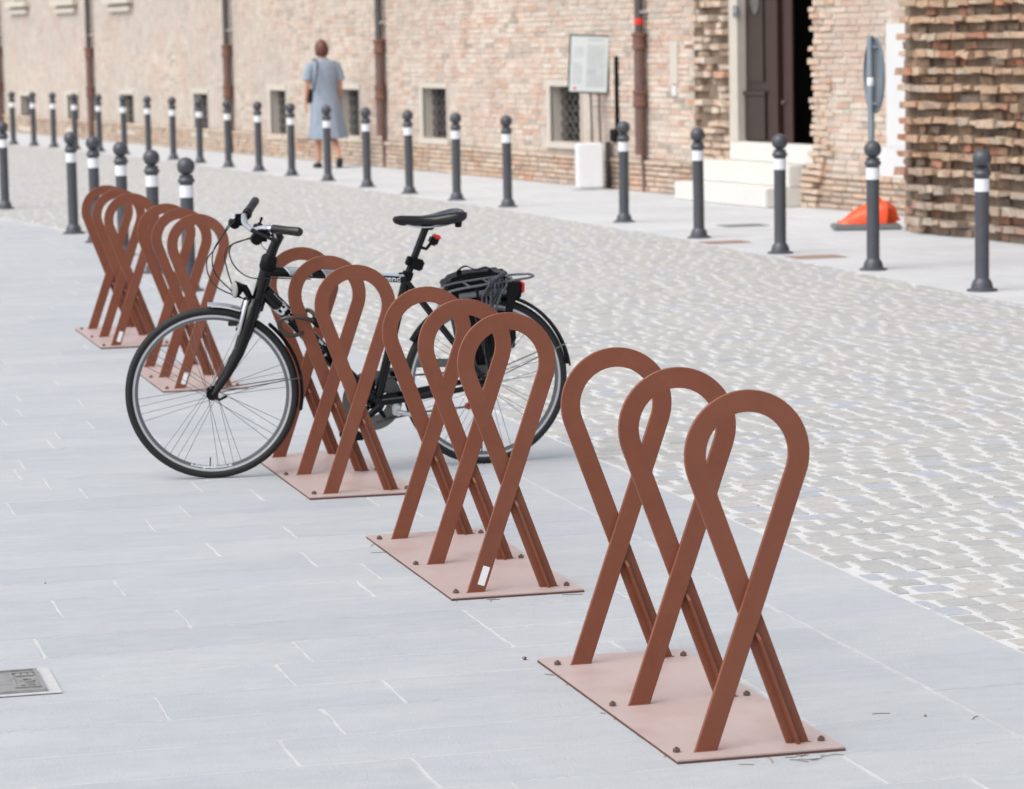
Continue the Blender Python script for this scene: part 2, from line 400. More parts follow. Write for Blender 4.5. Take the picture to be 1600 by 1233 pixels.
# backing of the wall, with openings left free
Sb = sorted({-8.5, 46.0}|{a for o in OPEN for a in o[:2]}); Zb = sorted({-.05, 9.0}|{a for o in OPEN for a in o[2:]})
mb = MB()
for a, b_ in zip(Sb, Sb[1:]):
    for c, d in zip(Zb, Zb[1:]):
        sm, zm = (a+b_)/2, (c+d)/2
        if any(o[0] < sm < o[1] and o[2] < zm < o[3] for o in OPEN): continue
        mb.add([W(a, 0, c), W(b_, 0, c), W(b_, 0, d), W(a, 0, d)], [(0, 1, 2, 3)])
mb.box(-8.5, 46, -6, -5.9, -.05, 9, fn=W)                        # back wall of the house
mb.box(-8.5, 46, -6, 0.0, 9, 9.1, fn=W)
wallo = mb.build('wall', 'wall_mortar', bld, fix=False)
def rect_hit(s0, s1, z0, z1, rects, pad=0):
    return any(s1 > o[0]-pad and s0 < o[1]+pad and z1 > o[2]-pad and z0 < o[3]+pad for o in rects)
def brick_verts(s0, s1, z0, z1, n0, n1, jit=.002, skew=0):
    j = lambda: random.uniform(-jit, jit)
    ins = min(.004, jit*1.4)
    B = [W(s0, n0, z0), W(s1, n0, z0), W(s1, n0, z1), W(s0, n0, z1)]
    T = [W(s0+ins+j(), n1+j(), z0+ins+j()), W(s1-ins+j(), n1+j(), z0+ins+j()), W(s1-ins+j(), n1+j(), z1-ins+j()), W(s0+ins+j(), n1+j(), z1-ins+j())]
    return B+T, [(4, 5, 6, 7), (0, 1, 5, 4), (1, 2, 6, 5), (2, 3, 7, 6), (3, 0, 4, 7)]
P = []; CO = .060
z = .36; row = 0
while z < 2.75:
    s = -6.3-random.random()*.2
    while s < 33:
        L_ = random.choice([.27, .27, .265, .14, .26])*random.uniform(.96, 1.04)
        s0, s1 = s+.005, s+L_-.005
        far = min(max((s-6)/12, 0), 1)
        if s1 > -4.15 and s0 < -1.5: s += L_; continue            # doorway and ragged pier
        if not rect_hit(s0, s1, z, z+CO, WINS+UPW, .07):
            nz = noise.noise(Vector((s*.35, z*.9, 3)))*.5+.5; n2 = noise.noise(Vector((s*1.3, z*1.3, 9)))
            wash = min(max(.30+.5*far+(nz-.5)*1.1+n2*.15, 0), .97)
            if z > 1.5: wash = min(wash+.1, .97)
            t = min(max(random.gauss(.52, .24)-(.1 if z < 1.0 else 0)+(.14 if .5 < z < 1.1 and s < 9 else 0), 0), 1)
            pr = (.009-.006*far)*random.uniform(.3, 1.4)
            if -5 < s < -4 : pr += .0
            V, F = brick_verts(s0, s1, z+.005, z+CO-.005, -.03, pr)
            P.append((V, F, t, wash, W((s0+s1)/2, pr, z+.03), L_*CO, 2))
        s += L_
    z += CO; row += 1
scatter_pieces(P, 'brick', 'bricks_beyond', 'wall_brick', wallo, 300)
# plinth, projecting a little and worn
mbp = MB()
for a, b_ in ((-1.6, 46.0), (-8.2, -4.3)):
    mbp.box(a, b_, -.05, .028, -.04, .345, fn=W)
plinth = mbp.build('plinth', 'rough_mortar', bld)
P = []
z = .005
while z < .35:
    for a, b_ in ((-1.6, 32.5), (-8.1, -4.3)):
        s = a
        while s < b_:
            L_ = random.choice([.27, .26, .15, .2])*random.uniform(.9, 1.05); s1 = min(s+L_, b_)
            nz = noise.noise(Vector((s*.8, z*2, 5))); top = z > .28
            wash = min(max(.35+nz*.9+(.25 if s > 8 else 0)+(.25 if top else 0), 0), .9)
            pr = .030+random.uniform(0, .018)+(.012 if top else 0)
            V, F = brick_verts(s+.005, s1-.005, z+.005, z+.055-.004, 0, pr, .004)
            P.append((V, F, random.random(), wash, W(s, pr, z), L_*CO, 2)); s = s1
    z += .0575
scatter_pieces(P, 'brick', 'bricks_beyond', 'plinth_brick', plinth, 300)
# ragged pier left of the doorway
mbr = MB(); mbr.box(PIER[0], PIER[1], -.3, .004, .2, 3.3, fn=W)
pier = mbr.build('ragged_pier', 'rough_mortar', bld)
P = []; z = .3; row = 0
while z < 2.6:
    s = PIER[0]
    while s < PIER[1]-.03:
        L_ = random.uniform(.12, .27); s1 = min(s+L_, PIER[1]+(.03 if row % 2 else -.02))
        if z < .62: pr = random.uniform(.02, .05); keep = 1; w0 = .5
        else:
            k = (s-PIER[0])/(PIER[1]-PIER[0])
            pr = random.uniform(.03, .17) if (row % 2) else random.uniform(-.02, .05); keep = random.random() > .18; w0 = random.uniform(0, .7)
        if keep and s1-s > .04:
            V, F = brick_verts(s+.004, s1-.004, z+.004, z+.066, -.1, pr, .010)
            P.append((V, F, random.choice([random.random(), .5, .62, .92]), w0, W(s, pr, z), L_*.07, 2))
        s = s1
    z += .072; row += 1
scatter_pieces(P, 'brick', 'bricks_beyond', 'plinth_brick', pier, 300)
# ragged brick edge right of the doorway
P = []; z = .0; row = 0
while z < 2.6:
    e = -4.15+random.uniform(-.03, .10)+(.10 if z < .5 else 0)+(.05 if z < .3 else 0)
    s = e
    for q in range(2):
        L_ = random.uniform(.13, .27); pr = random.uniform(.010, .026)+(.07 if z < .34 else .03 if z < .6 else 0)
        V, F = brick_verts(s-L_+.004, s-.004, z+.004, z+.058, -.2, pr, .007)
        P.append((V, F, random.choice([.45, .55, .65, .85, random.random()]), random.uniform(.1, .7), W(s, pr, z), L_*.06, 2)); s -= L_
    z += .0625; row += 1
scatter_pieces(P, 'brick', 'bricks_beyond', 'plinth_brick', wallo, 100)
# buttress with alternate courses standing proud
mbb = MB(); BN = 1.075
mbb.box(-15.5, BUT_S-.03, -.1, BN-.02, -.05, 4.2, fn=W)
butt = mbb.build('buttress', 'rough_mortar', bld)
P = []; z = .0; row = 0
while z < 2.6:
    proud = row % 2 == 1; h_ = .0695
    s = BUT_S+(random.uniform(-.14, -.07) if proud else random.uniform(-.06, .0))
    while s > -13.5:
        L_ = random.choice([.14, .15, .13, .27, .2, .10])*random.uniform(.85, 1.1)
        nz = noise.noise(Vector((s*1.4, z*1.1, 8))); n3 = noise.noise(Vector((s*.55, z*.9, 31)))
        low = max(0, min(1, (.62-z)/.3))
        if proud:
            pr = BN+.095+nz*.05+random.uniform(-.022, .016); t = min(max(random.gauss(.52, .12)+n3*.3, .15), .72)
            if random.random() < .22: t = random.choice([.9, .94, .8, .97])
            wsh = random.uniform(0, .25)+low*.5; dz0, dz1 = random.uniform(-.004, .016), random.uniform(-.010, .002)
        else:
            pr = BN+random.uniform(-.04, .02)+nz*.04; t = random.choice([.02, .05, .1, .2, .3, .8, .45, .82, .16]); wsh = random.uniform(0, .3)+low*.15; dz0 = dz1 = 0
        if random.random() < .10: pr -= random.uniform(.03, .07)
        zz = z+noise.noise(Vector((s*.6, row*3.1, 1)))*.013
        V, F = brick_verts(s-L_+.002, s-.002, zz+.002+dz0, zz+h_+dz1, BN-.1, pr, .011)
        P.append((V, F, t, min(wsh, .8), W(s, pr, z), L_*h_, 2)); s -= L_
    z += .0692; row += 1
scatter_pieces(P, 'brick', 'bricks_beyond', 'rough_brick', butt, 300)

# cellar windows
def window(s0, s1, z0, z1, cellar=True):
    fr = MB(); dp = -.19
    b_ = .055
    fr.box(s0-.035, s0, -.03, .016, z0-.02, z1+b_, fn=W); fr.box(s1, s1+b_+.05, -.03, .016, z0-.02, z1+b_, fn=W)
    fr.box(s0-.035, s1+b_+.05, -.03, .018, z1, z1+b_+.02, fn=W)
    fo = fr.build('window', 'stone_trim', bld)
    rv = MB()
    rv.add([W(s1, 0, z0), W(s1, dp, z0), W(s1, dp, z1), W(s1, 0, z1)], [(0, 1, 2, 3)]); rv.add([W(s0, 0, z0), W(s0, dp, z0), W(s0, dp, z1), W(s0, 0, z1)], [(0, 1, 2, 3)])
    rv.add([W(s0, 0, z1), W(s1, 0, z1), W(s1, dp, z1), W(s0, dp, z1)], [(0, 1, 2, 3)])
    rv.build('reveal', 'jamb_plaster', fo, fix=False)
    MB().box(s0-.1, s1+.1, dp, .045, z0-.07, z0, fn=W).build('sill', 'stone_trim', fo)
    MB().box(s0, s1, dp-.08, dp, z0, z1, fn=W).build('pane', 'glass_dark', fo)
    gr = MB(); n = 5; gs = (s1-s0)/n
    for i in range(n+1):
        x = s0+i*gs
        if 0 < i < n: gr.box(x-.008, x+.008, dp+.03, dp+.05, z0, z1, fn=W)
    k = 5; gz = (z1-z0)/k
    for i in range(n):
        for jz in range(k):
            c = (s0+(i+.5)*gs, z0+(jz+.5)*gz)
            pts = [W(c[0]+.42*gs*math.cos(a), dp+.06, c[1]+.42*gz*math.sin(a)) for a in [2*math.pi*q/8 for q in range(8)]]
            gr.tube(pts, .010, 5, closed=True)
    gr.build('grille', 'iron_grille', fo, fix=False)
for wq in WINS: window(*wq)
for s0, s1, z0, z1 in UPW:
    fo = MB().box(s0, s1, -.4, -.3, z0, z1, fn=W).build('window', 'door_wood', bld)
    rv = MB()
    for a in (s0, s1): rv.add([W(a, 0, z0), W(a, -.3, z0), W(a, -.3, z1), W(a, 0, z1)], [(0, 1, 2, 3)])
    rv.add([W(s0, 0, z1), W(s1, 0, z1), W(s1, -.3, z1), W(s0, -.3, z1)], [(0, 1, 2, 3)]); rv.build('reveal', 'jamb_plaster', fo, fix=False)
    MB().box(s0-.35, s1+.35, -.3, .12, z0-.11, z0, fn=W).build('sill', 'stone_trim', fo)
    MB().box(s0-.22, s1+.22, -.05, .07, z0-.245, z0-.16, fn=W).build('sill_moulding', 'stone_trim', fo)

# doorway
MB().box(-2.56, -2.37, -.075, .035, .40, 3.3, fn=W).build('door_jamb', 'jamb_plaster', bld)
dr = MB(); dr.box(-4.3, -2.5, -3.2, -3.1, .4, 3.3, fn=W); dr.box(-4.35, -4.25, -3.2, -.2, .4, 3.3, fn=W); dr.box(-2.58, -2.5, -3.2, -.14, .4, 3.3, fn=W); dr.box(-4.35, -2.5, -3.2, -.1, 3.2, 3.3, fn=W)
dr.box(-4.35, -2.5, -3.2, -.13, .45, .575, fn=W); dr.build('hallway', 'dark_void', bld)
leaf = MB().box(-3.05, -2.562, -.13, -.062, .60, 3.2, fn=W).build('door', 'door_wood', bld)
MB().box(-3.03, -2.58, -.062, -.035, .62, 1.06, fn=W).build('lower_panel', 'door_wood', leaf, bevel=.006)
MB().box(-3.045, -2.565, -.062, -.022, 1.065, 1.105, fn=W).build('rail', 'door_wood', leaf)
MB().box(-2.98, -2.64, -.062, -.045, 1.2, 2.9, fn=W).build('upper_panel', 'door_wood', leaf, bevel=.006)
ov = MB(); ov.loft([[W(-2.82+.09*k*math.cos(a), nn, 2.0+.13*k*math.sin(a)) for a in [2*math.pi*q/20 for q in range(20)]] for k, nn in ((1, -.045), (1, -.034), (.7, -.026))])
ov.build('oval_plaque', 'bronze', leaf, smooth=True)
MB().box(-3.27, -3.05, -.13, -.055, .60, 3.2, fn=W).build('door_stile', 'door_wood_red', bld)
lf2 = MB().box(-3.52, -3.33, -.11, -.09, .60, 3.2, fn=W).build('door', 'door_wood_red', bld)
hd = MB(); hd.cyl(W(-3.36, -.09, 1.0), W(-3.36, -.06, 1.0), .02, n=10); hd.build('handle', 'bronze', lf2)
MB().box(-4.10, -4.03, -.36, -.26, .60, 3.2, fn=W).build('door_post', 'door_wood_red', bld)
ic = MB().box(-2.60, -2.50, .035, .05, 1.85, 1.96, fn=W).build('intercom', 'sign_grey', bld)
MB().box(-2.575, -2.525, .05, .054, 1.90, 1.945, fn=W).build('button_plate', 'silver', ic)
for a, b_, n_, z0, z1 in ((-4.02, -1.93, .46, .0, .19), (-4.0, -2.06, .20, .19, .405), (-4.2, -2.38, .045, .405, .598)):
    MB().box(a, b_, -.13, n_, z0, z1, fn=W).build('step', 'white_stone', bld, bevel=.012)
# white plaster patch, small wall plates
MB().box(-7.4, -5.60, -.01, .018, .62, 1.75, fn=W).build('plaster_patch', 'white_plaster', bld)
MB().box(-7.4, -5.34, -.01, .020, .13, .617, fn=W).build('plaster_patch', 'white_plaster', bld)
MB().box(-1.11, -.93, 0, .022, 1.17, 1.62, fn=W).build('wall_plate', 'stone_trim', bld)
MB().box(-1.07, -.97, 0, .022, 1.04, 1.15, fn=W).build('wall_plate', 'white_plaster', bld)
# drainpipes
for s, zc1, zc2, zbot in ((30.6, 1.6, .9, .05), (23.35, 1.55, .85, .06), (14.93, 1.56, .94, .03), (8.0, 1.60, .99, .42), (-.29, 1.62, 1.0, .40)):
    p_ = MB(); p_.tube([W(s, .085, zc1), W(s, .085, 8.8)], .048, 12); po = p_.build('drainpipe', 'pipe_grey', bld, smooth=True)
    q = MB(); q.tube([W(s, .085, zbot), W(s, .085, zc1)], .060, 12); q.build('lower_pipe', 'pipe_brown', po, smooth=True)
    for zc in (zc1, zc2):
        q = MB(); q.lathe([(.055, -.09), (.075, -.085), (.08, -.05), (.07, -.04), (.07, .05), (.082, .06), (.082, .09), (.05, .095)], 14, W(s, .085, zc)); q.build('collar', 'pipe_rust', po, smooth=True)
    q = MB(); q.box(s-.075, s+.075, 0, .10, zc1+.30, zc1+.33, fn=W); q.build('bracket', 'silver', po)
    if zbot > .3:
        q = MB(); q.tube([W(s, .04, .0), W(s, .05, zbot)], .028, 8); q.build('stub_pipe', 'pipe_brown', po, smooth=True)
    if s < 0:
        q = MB(); q.lathe([(.050, -.035), (.0515, -.03), (.0515, .03), (.05, .035)], 14, W(s, .085, 1.83)); q.build('red_band', 'red_paint', po, smooth=True)
# black conduit beside the information board
c_ = MB(); c_.box(.43, .475, .005, .045, .60, 1.46, fn=W); cond = c_.build('conduit', 'black_plastic', bld, bevel=.008)
MB().box(.475, .62, .005, .045, .52, .66, fn=W).build('elbow', 'black_plastic', cond, bevel=.008)
MB().box(.60, .665, .030, .085, .0, .52, fn=W).build('base_pipe', 'pipe_grey', cond, bevel=.01)

# ------------------------------------------------------------------ bollards
def make_bollard(name, loc, label, group):
    t = thing(name, loc, label, 'bollard', group)
    b_ = MB(); b_.lathe([(.098, 0), (.100, .004), (.098, .012), (.072, .022), (.066, .05), (.060, .066), (.048, .078), (.046, .09), (.046, .645)], 28); b_.build('post', 'bollard_paint', t, smooth=True, world=False)
    b_ = MB(); b_.lathe([(.0445, .645), (.0475, .646), (.0475, .728), (.0445, .729)], 28); b_.build('reflective_band', 'bollard_band', t, smooth=True, world=False)
    b_ = MB(); b_.lathe([(.046, .729), (.048, .742), (.058, .752), (.060, .760), (.058, .768), (.049, .776), (.047, .786), (.050, .792), (.038, .800)], 28); b_.build('collar', 'bollard_paint', t, smooth=True, world=False)
    b_ = MB(); pr = []
    for i in range(13):
        a = -math.pi*.36+(math.pi*.86)*i/12; pr.append((max(.062*math.cos(a), .001), .858+.062*math.sin(a)))
    b_.lathe(pr, 28); b_.build('ball', 'bollard_paint', t, smooth=True, world=False)
    return t
ORD = ['first', 'second', 'third', 'fourth', 'fifth', 'sixth', 'seventh', 'eighth', 'ninth', 'tenth', 'eleventh', 'twelfth', 'thirteenth', 'fourteenth', 'fifteenth', 'sixteenth',
       'seventeenth', 'eighteenth', 'nineteenth', 'twentieth', 'twenty-first', 'twenty-second']
EXTRA = {0: 'dark grey bollard in front of the rough brick buttress at the right edge', 1: 'dark grey bollard with the round sign rising behind it, on the far pavement',
         2: 'dark grey bollard just in front of the open doorway', 3: 'dark grey bollard in front of the left end of the doorway steps', 4: 'dark grey bollard beside the white stone block and information board',
         9: 'dark grey bollard standing in front of the woman in the dress', 21: 'leftmost bollard of the row along the brick wall, far end'}
proto = None
for i, (u, v) in enumerate(FARROW):
    lab = EXTRA.get(i, 'grey bollard, %s from the right in the row along the brick wall' % ORD[i])
    if proto is None: proto = make_bollard('bollard', (u, v, 0), lab, 'bollards along the far pavement'); continue
    o = copy_tree(proto); o.location = (u, v, 0); o['label'] = lab
    o.rotation_euler = (R(random.uniform(-.35, .35)), R(random.uniform(-.35, .35)), random.random()*6)
NR = [(3.16, 20.98), (3.17, 22.74), (3.21, 24.8), (3.2, 26.55), (3.17, 27.95), (2.99, 32.6)]
for i, (u, v) in enumerate(NR):
    o = copy_tree(proto); o.location = (u, v, 0); o['group'] = 'bollards behind the bike racks'
    o['label'] = ['dark grey bollard behind the racks, rightmost of the five close together', 'dark grey bollard behind the racks, second from the right of the five', 'dark grey bollard showing through the farthest loop rack, middle of the five',
                  'dark grey bollard behind the farthest rack, second from the left of the five', 'dark grey bollard standing clear to the left of the farthest bike rack', 'dark grey bollard cut by the left edge of the photo'][i]

# ------------------------------------------------------------------ bike racks
def loop_path():
    c = Vector((0, .713)); r = .1265; fl = Vector((-.1165, -.0)); fr = Vector((.1255, 0))
    def tang(p, side):
        d = p-c; L_ = d.length; base = math.atan2(d.y, d.x); al = math.acos(r/L_)
        return base+side*al
    aR = tang(fl, 1); aL = tang(fr, -1)
    if aL < aR: aL += 2*math.pi
    # the left foot runs to the right-hand tangent, over the top, and back down from the left-hand tangent
    pts = []
    pR = c+Vector((math.cos(aR), math.sin(aR)))*r; pL = c+Vector((math.cos(aL), math.sin(aL)))*r
    n1, n2 = 8, 40
    for i in range(n1): pts.append((fl.lerp(pR, i/n1), -1.0))
    for i in range(n2+1):
        a = aR+(aL-aR)*i/n2; k = min(max((i/n2-.15)/.7, 0), 1); k = k*k*(3-2*k); pts.append((c+Vector((math.cos(a), math.sin(a)))*r, -1+2*k))
    for i in range(1, n1+1): pts.append((pL.lerp(fr, i/n1), 1.0))
    return pts, pL, fr
LPTS, LPL, LFR = loop_path()
def add_loop(parent, y, seed):
    mb = MB(); hw, ht = .0262, .0055; rings = []
    n = len(LPTS)
    for i, (p, l) in enumerate(LPTS):
        a = LPTS[max(i-1, 0)][0]; b_ = LPTS[min(i+1, n-1)][0]; t = (b_-a).normalized(); nn = Vector((-t.y, t.x)); yc = y+l*.0065
        e = []
        for sg in (1, -1):
            q = p+nn*hw*sg
            if i in (0, n-1): q = q+t*((.006-q.y)/t.y)           # cut level at the plate
            e.append(q)
        b = .0012
        e0, e1 = e; ii = nn*b if i not in (0, n-1) else nn*b
        rings.append([(e0.x, yc-ht+b, e0.y), (e0.x-ii.x, yc-ht, e0.y-ii.y), (e1.x+ii.x, yc-ht, e1.y+ii.y), (e1.x, yc-ht+b, e1.y), (e1.x, yc+ht-b, e1.y), (e1.x+ii.x, yc+ht, e1.y+ii.y), (e0.x-ii.x, yc+ht, e0.y-ii.y), (e0.x, yc+ht-b, e0.y)])
    mb.loft(rings)
    lo = mb.build('loop', 'rack_paint', parent, world=False, smooth=True)
    d = (LPL-LFR).normalized(); nn = Vector((-d.y, d.x)); fb = MB()
    o0 = LFR+nn*.004; y0 = y+.0065-ht
    P_ = []
    for (t, yy) in ((.004, y0), (.004, y0-.020), (.290, y0-.020), (.318, y0)):
        for sg in (-1, 1):
            q = o0+d*t+nn*sg*.004; 
            if t < .01: q = q+d*((.006-q.y)/d.y)
            P_.append((q.x, yy, q.y))
    fb.add(P_, [(0, 1, 3, 2), (2, 3, 5, 4), (4, 5, 7, 6), (0, 2, 4, 6), (1, 7, 5, 3)[::1], (0, 6, 7, 1)])
    fb.build('stiffener', 'rack_paint', lo, world=False, bevel=.0008)
    for (cx, yy) in ((-.1165, y-.0065), (.1255, y+.0065)):
        wl = MB(); wl.tube([(cx-.028, yy-.0065, .0105), (cx-.01, yy-.0072, .0108), (cx+.01, yy-.0065, .0104), (cx+.028, yy-.0065, .0105)], .0022, 6)
        wl.build('weld', 'rack_paint', lo, world=False, smooth=True)
    return lo
RLAB = ['nearest reddish brown bike rack of three ribbon loops on a plate', 'second nearest brown bike rack, between the nearest one and the bicycle', 'brown bike rack with the black bicycle leaning in its loops',
        'brown bike rack seen through the front wheel of the bicycle', 'farthest brown bike rack, in front of the grey bollards at left']
for k, (u, v) in enumerate([(2.330, 7.335), (2.324, 9.563), (2.309, 11.756), (2.302, 15.50), (2.284, 17.81)]):
    t = thing('bike_rack', (u, v, 0), RLAB[k], 'bike rack', 'brown ribbon loop bike racks in a row')
    zb = .0062
    pl = MB().box(-.205, .212, -.615, .64, zb, .0105).build('base_plate', 'plate_sheen_paint', t, world=False, bevel=.0006)
    ed = MB(); e_ = .0005
    ed.box(-.2055, .2125, -.6158, .6408, .0004, zb); ed.build('gap_shade', 'plate_gap_shade', pl, world=False)  # dark layer painted as the shade in the gap below the lifted plate
    for bx in (-.178, .178):
        for by in (-.538, 0, .538):
            bm_ = MB(); x, y = bx+random.uniform(-.004, .004), by+random.uniform(-.004, .004)
            a0 = random.random()
            bm_.lathe([(.0092, .0090), (.0092, .0185), (.0082, .0195), (.0042, .0196), (.0042, .0225), (.0035, .023)], 6, (x, y, 0))
            bm_.build('bolt', 'bolt_steel', pl, world=False)
    los = [add_loop(t, y, k*3+i) for i, y in enumerate((-.538, 0.0, .538))]
    if k in (1, 3, 4):
        d = Vector((.235, .713)).normalized(); nn = Vector((-d.y, d.x)); c = Vector((-.1165, 0))+d*.062-nn*.008; s_ = MB()
        c = Vector((-.1165, 0)); d = (LPTS[1][0]-LPTS[0][0]).normalized(); nn = Vector((-d.y, d.x)); c = c+d*.066-nn*.007
        q = [c-d*.030-nn*.011, c-d*.030+nn*.011, c+d*.030+nn*.011, c+d*.030-nn*.011]
        yy = -.538-.0065-.0055
        s_.add([(p.x, yy-.0007, p.y) for p in q]+[(p.x, yy+.0003, p.y) for p in q], [(0, 1, 2, 3), (0, 4, 5, 1), (1, 5, 6, 2), (2, 6, 7, 3), (3, 7, 4, 0)])
        s_.build('sticker', 'sticker', los[0], world=False)

# ------------------------------------------------------------------ bicycle
LEAN = R(5)
bike = thing('bicycle', (2.41, 11.86, 0.0), 'black city bicycle with rear carrier and pannier leaning between the brown rack loops', 'bicycle')
bike.rotation_euler = (LEAN, 0, 0)
def B(x, z, off=0.0): return Vector((x-2.41, -off, z))          # off > 0 is the side towards the camera
def bb(mb, name, mat, parent=bike, smooth=True, bevel=0.0): return mb.build(name, mat, parent, smooth=smooth, world=False, bevel=bevel)
AX0 = B(2.046, .70); AXD = Vector((.27, 0, .963)).normalized(); STEER = Matrix.Rotation(R(-9), 4, AXD)
def steer(p): return AX0+STEER@(Vector(p)-AX0)
WR = .338; FH = (1.859, .338); RH = (2.957, .338)
def make_wheel(hub, rear):
    fn = (lambda p: p) if rear else steer
    cx, cz = hub
    def ring(rad, y, n=72): return [B(cx+rad*math.cos(2*math.pi*i/n), cz+rad*math.sin(2*math.pi*i/n), y) for i in range(n)]
    def revolve(prof, n=96):
        mb = MB(); V = []; F = []; k = len(prof)
        for i in range(n):
            a = 2*math.pi*i/n
            for r_, y in prof: V.append(B(cx+r_*math.cos(a), cz+r_*math.sin(a), y))
        for i in range(n):
            for j in range(k): F.append((i*k+j, ((i+1) % n)*k+j, ((i+1) % n)*k+(j+1) % k, i*k+(j+1) % k))
        mb.add(V, F); return mb.xf(fn)
    rim = bb(revolve([(.288, 0), (.291, -.008), (.300, -.0095), (.309, -.0105), (.3135, -.011), (.3135, .011), (.309, .0105), (.300, .0095), (.291, .008)]), 'wheel', 'rim_grey')
    for sg in (-1, 1): bb(revolve([(.3005, sg*.0098), (.3005, sg*.0108), (.3085, sg*.0118), (.3085, sg*.0100)]), 'brake_track', 'rim_track', rim)
    bb(revolve([(.3225+.0158*math.cos(a), .0165*math.sin(a)) for a in [2*math.pi*i/14 for i in range(14)]]), 'tyre', 'black_rubber', rim)
    h = MB()
    for y0, y1, r_ in ((-.05, .05, .006), (-.036, -.031, .024), (.031, .036, .024), (-.031, .031, .013 if not rear else .02)): h.cyl(B(cx, cz, y0), B(cx, cz, y1), r_, n=20)
    if not rear:
        h.cyl(B(cx, cz, .05), B(cx, cz, .062), .012, n=12); h.cyl(B(cx, cz, -.06), B(cx, cz, -.05), .012, n=12)
    bb(h.xf(fn), 'hub', 'black_plastic', rim)
    n = 32
    for i in range(n):
        side = 1 if i % 2 else -1; k_ = i % 4; a = 2*math.pi*(i//4)/8+.22+(k_-1.5)*.105; lead = (-1 if k_ < 2 else 1)*R(50)
        s_ = MB(); s_.cyl(B(cx+.0225*math.cos(a+lead), cz+.0225*math.sin(a+lead), side*.033), B(cx+.291*math.cos(a), cz+.291*math.sin(a), 0), .0011, n=5)
        bb(s_.xf(fn), 'spoke', 'spoke_steel', rim)
    v_ = MB(); a = -1.62; v_.cyl(B(cx+.255*math.cos(a), cz+.255*math.sin(a), 0), B(cx+.292*math.cos(a), cz+.292*math.sin(a), 0), .0025, n=6); bb(v_.xf(fn), 'valve', 'black_plastic', rim)
    if not rear:                                               # white lettering on the lower part of the rim
        V, F = text_mesh('rodasport', .024, .0012); wx = max(p.x for p in V); mb = MB()
        Q = []
        for p in V:
            a = -math.pi/2-.03+(p.x/wx-.5)*.56; rr = .2995-(.0170-p.y)*.62
            Q.append(B(cx+rr*math.cos(a), cz+rr*math.sin(a), .0098+.0008))
        mb.add(Q, F); bb(mb.xf(fn), 'rim_lettering', 'white_print', rim, smooth=False)
    return rim
wf = make_wheel(FH, False); wr = make_wheel(RH, True)
# frame
def tube_part(name, pts, rad, mat='black_paint', fn=None, n=14, parent=bike):
    mb = MB(); mb.tube(pts, rad, n)
    if fn: mb.xf(fn)
    return bb(mb, name, mat, parent)
frame = tube_part('frame', [B(2.07, .735), B(2.50, .275)], .029)                       # down tube
tube_part('top_tube', [B(2.09, .812), B(2.22, .802), B(2.633, .763)], [.021, .020, .017], parent=frame)
tube_part('head_tube', [B(2.034, .665), B(2.046, .70), B(2.085, .84), B(2.091, .860)], [.029, .028, .026, .027], parent=frame)
tube_part('seat_tube', [B(2.508, .245), B(2.640, .775)], .0185, parent=frame)
tube_part('bottom_bracket', [B(2.508, .268, .038), B(2.508, .268, -.038)], .029, parent=frame)
for sg in (1, -1):
    tube_part('chain_stay', [B(2.515, .275, sg*.02), B(2.62, .288, sg*.045), B(2.80, .312, sg*.058), B(2.945, .335, sg*.062)], [.016, .014, .012, .010], parent=frame)
    tube_part('seat_stay', [B(2.635, .755, sg*.018), B(2.675, .70, sg*.045), B(2.78, .56, sg*.056), B(2.95, .342, sg*.062)], [.010, .010, .009, .008], parent=frame)
tube_part('crown', [B(2.033, .70), B(2.02, .665)], [.030, .030], fn=steer, parent=frame)
# graphics on the frame
def tube_text(txt, p0, p1, r, size, start, mat, name, bold=.0, parent=frame, hoff=0.0, squash=1.0):
    V, F = text_mesh(txt, size, bold); p0 = Vector(p0); d = (Vector(p1)-p0).normalized(); up = Vector((-d.z, 0, d.x))
    if up.z < 0: up = -up
    mb = MB(); Q = []
    for p in V:
        h = p.y-size*.36+hoff; h = max(min(h, r*.96), -r*.96)
        Q.append(p0+d*(start+p.x*squash)+up*h+Vector((0, -(math.sqrt(max(r*r-h*h, 0))+.0009), 0)))
    mb.add(Q, F); return bb(mb, name, mat, parent, smooth=False)
DT0, DT1 = B(2.07, .735), B(2.50, .275)
tube_text('BE', DT0, DT1, .029, .068, .070, 'white_print', 'lettering', .0012, squash=1.15)
tube_text('SLEU', DT0, DT1, .029, .060, .225, 'white_print', 'lettering', .0018, squash=1.0)
tube_text('trend', B(2.09, .812), B(2.633, .763), .0178, .030, .44, 'white_print', 'lettering', .0004, squash=1.25)
def tube_band(p0, p1, r, t0, t1, a0, a1, mat, slant=.02, name='decal'):
    p0 = Vector(p0); p1 = Vector(p1); d = (p1-p0).normalized(); L_ = (p1-p0).length; up = Vector((-d.z, 0, d.x)); up = up if up.z > 0 else -up
    V = []; n = 8
    for i in range(n+1):
        a = a0+(a1-a0)*i/n; k = i/n
        for t in (t0+slant*k, t1+slant*k*.8): V.append(p0+d*L_*t+up*math.sin(a)*(r+.0008)+Vector((0, -1, 0))*math.cos(a)*(r+.0008))
    mb = MB(); mb.add(V, [(2*i, 2*i+1, 2*i+3, 2*i+2) for i in range(n)]); return bb(mb, name, mat, frame, smooth=True)
TT0, TT1 = B(2.09, .812), B(2.633, .763)
tube_band(TT0, TT1, .0212, .10, .27, 1.3, -.35, 'grey_print', .05); tube_band(TT0, TT1, .0200, .37, .47, 1.3, -.5, 'grey_print', .04)
tube_band(TT0, TT1, .0214, .09, .105, 1.3, -.45, 'white_print', .06); tube_band(TT0, TT1, .0202, .365, .378, 1.3, -.6, 'white_print', .05)
tube_band(TT0, TT1, .0182, .80, .99, 1.5, .55, 'grey_print', 0)
tube_band(DT0, DT1, .0293, .04, .24, .75, .62, 'grey_print', 0)
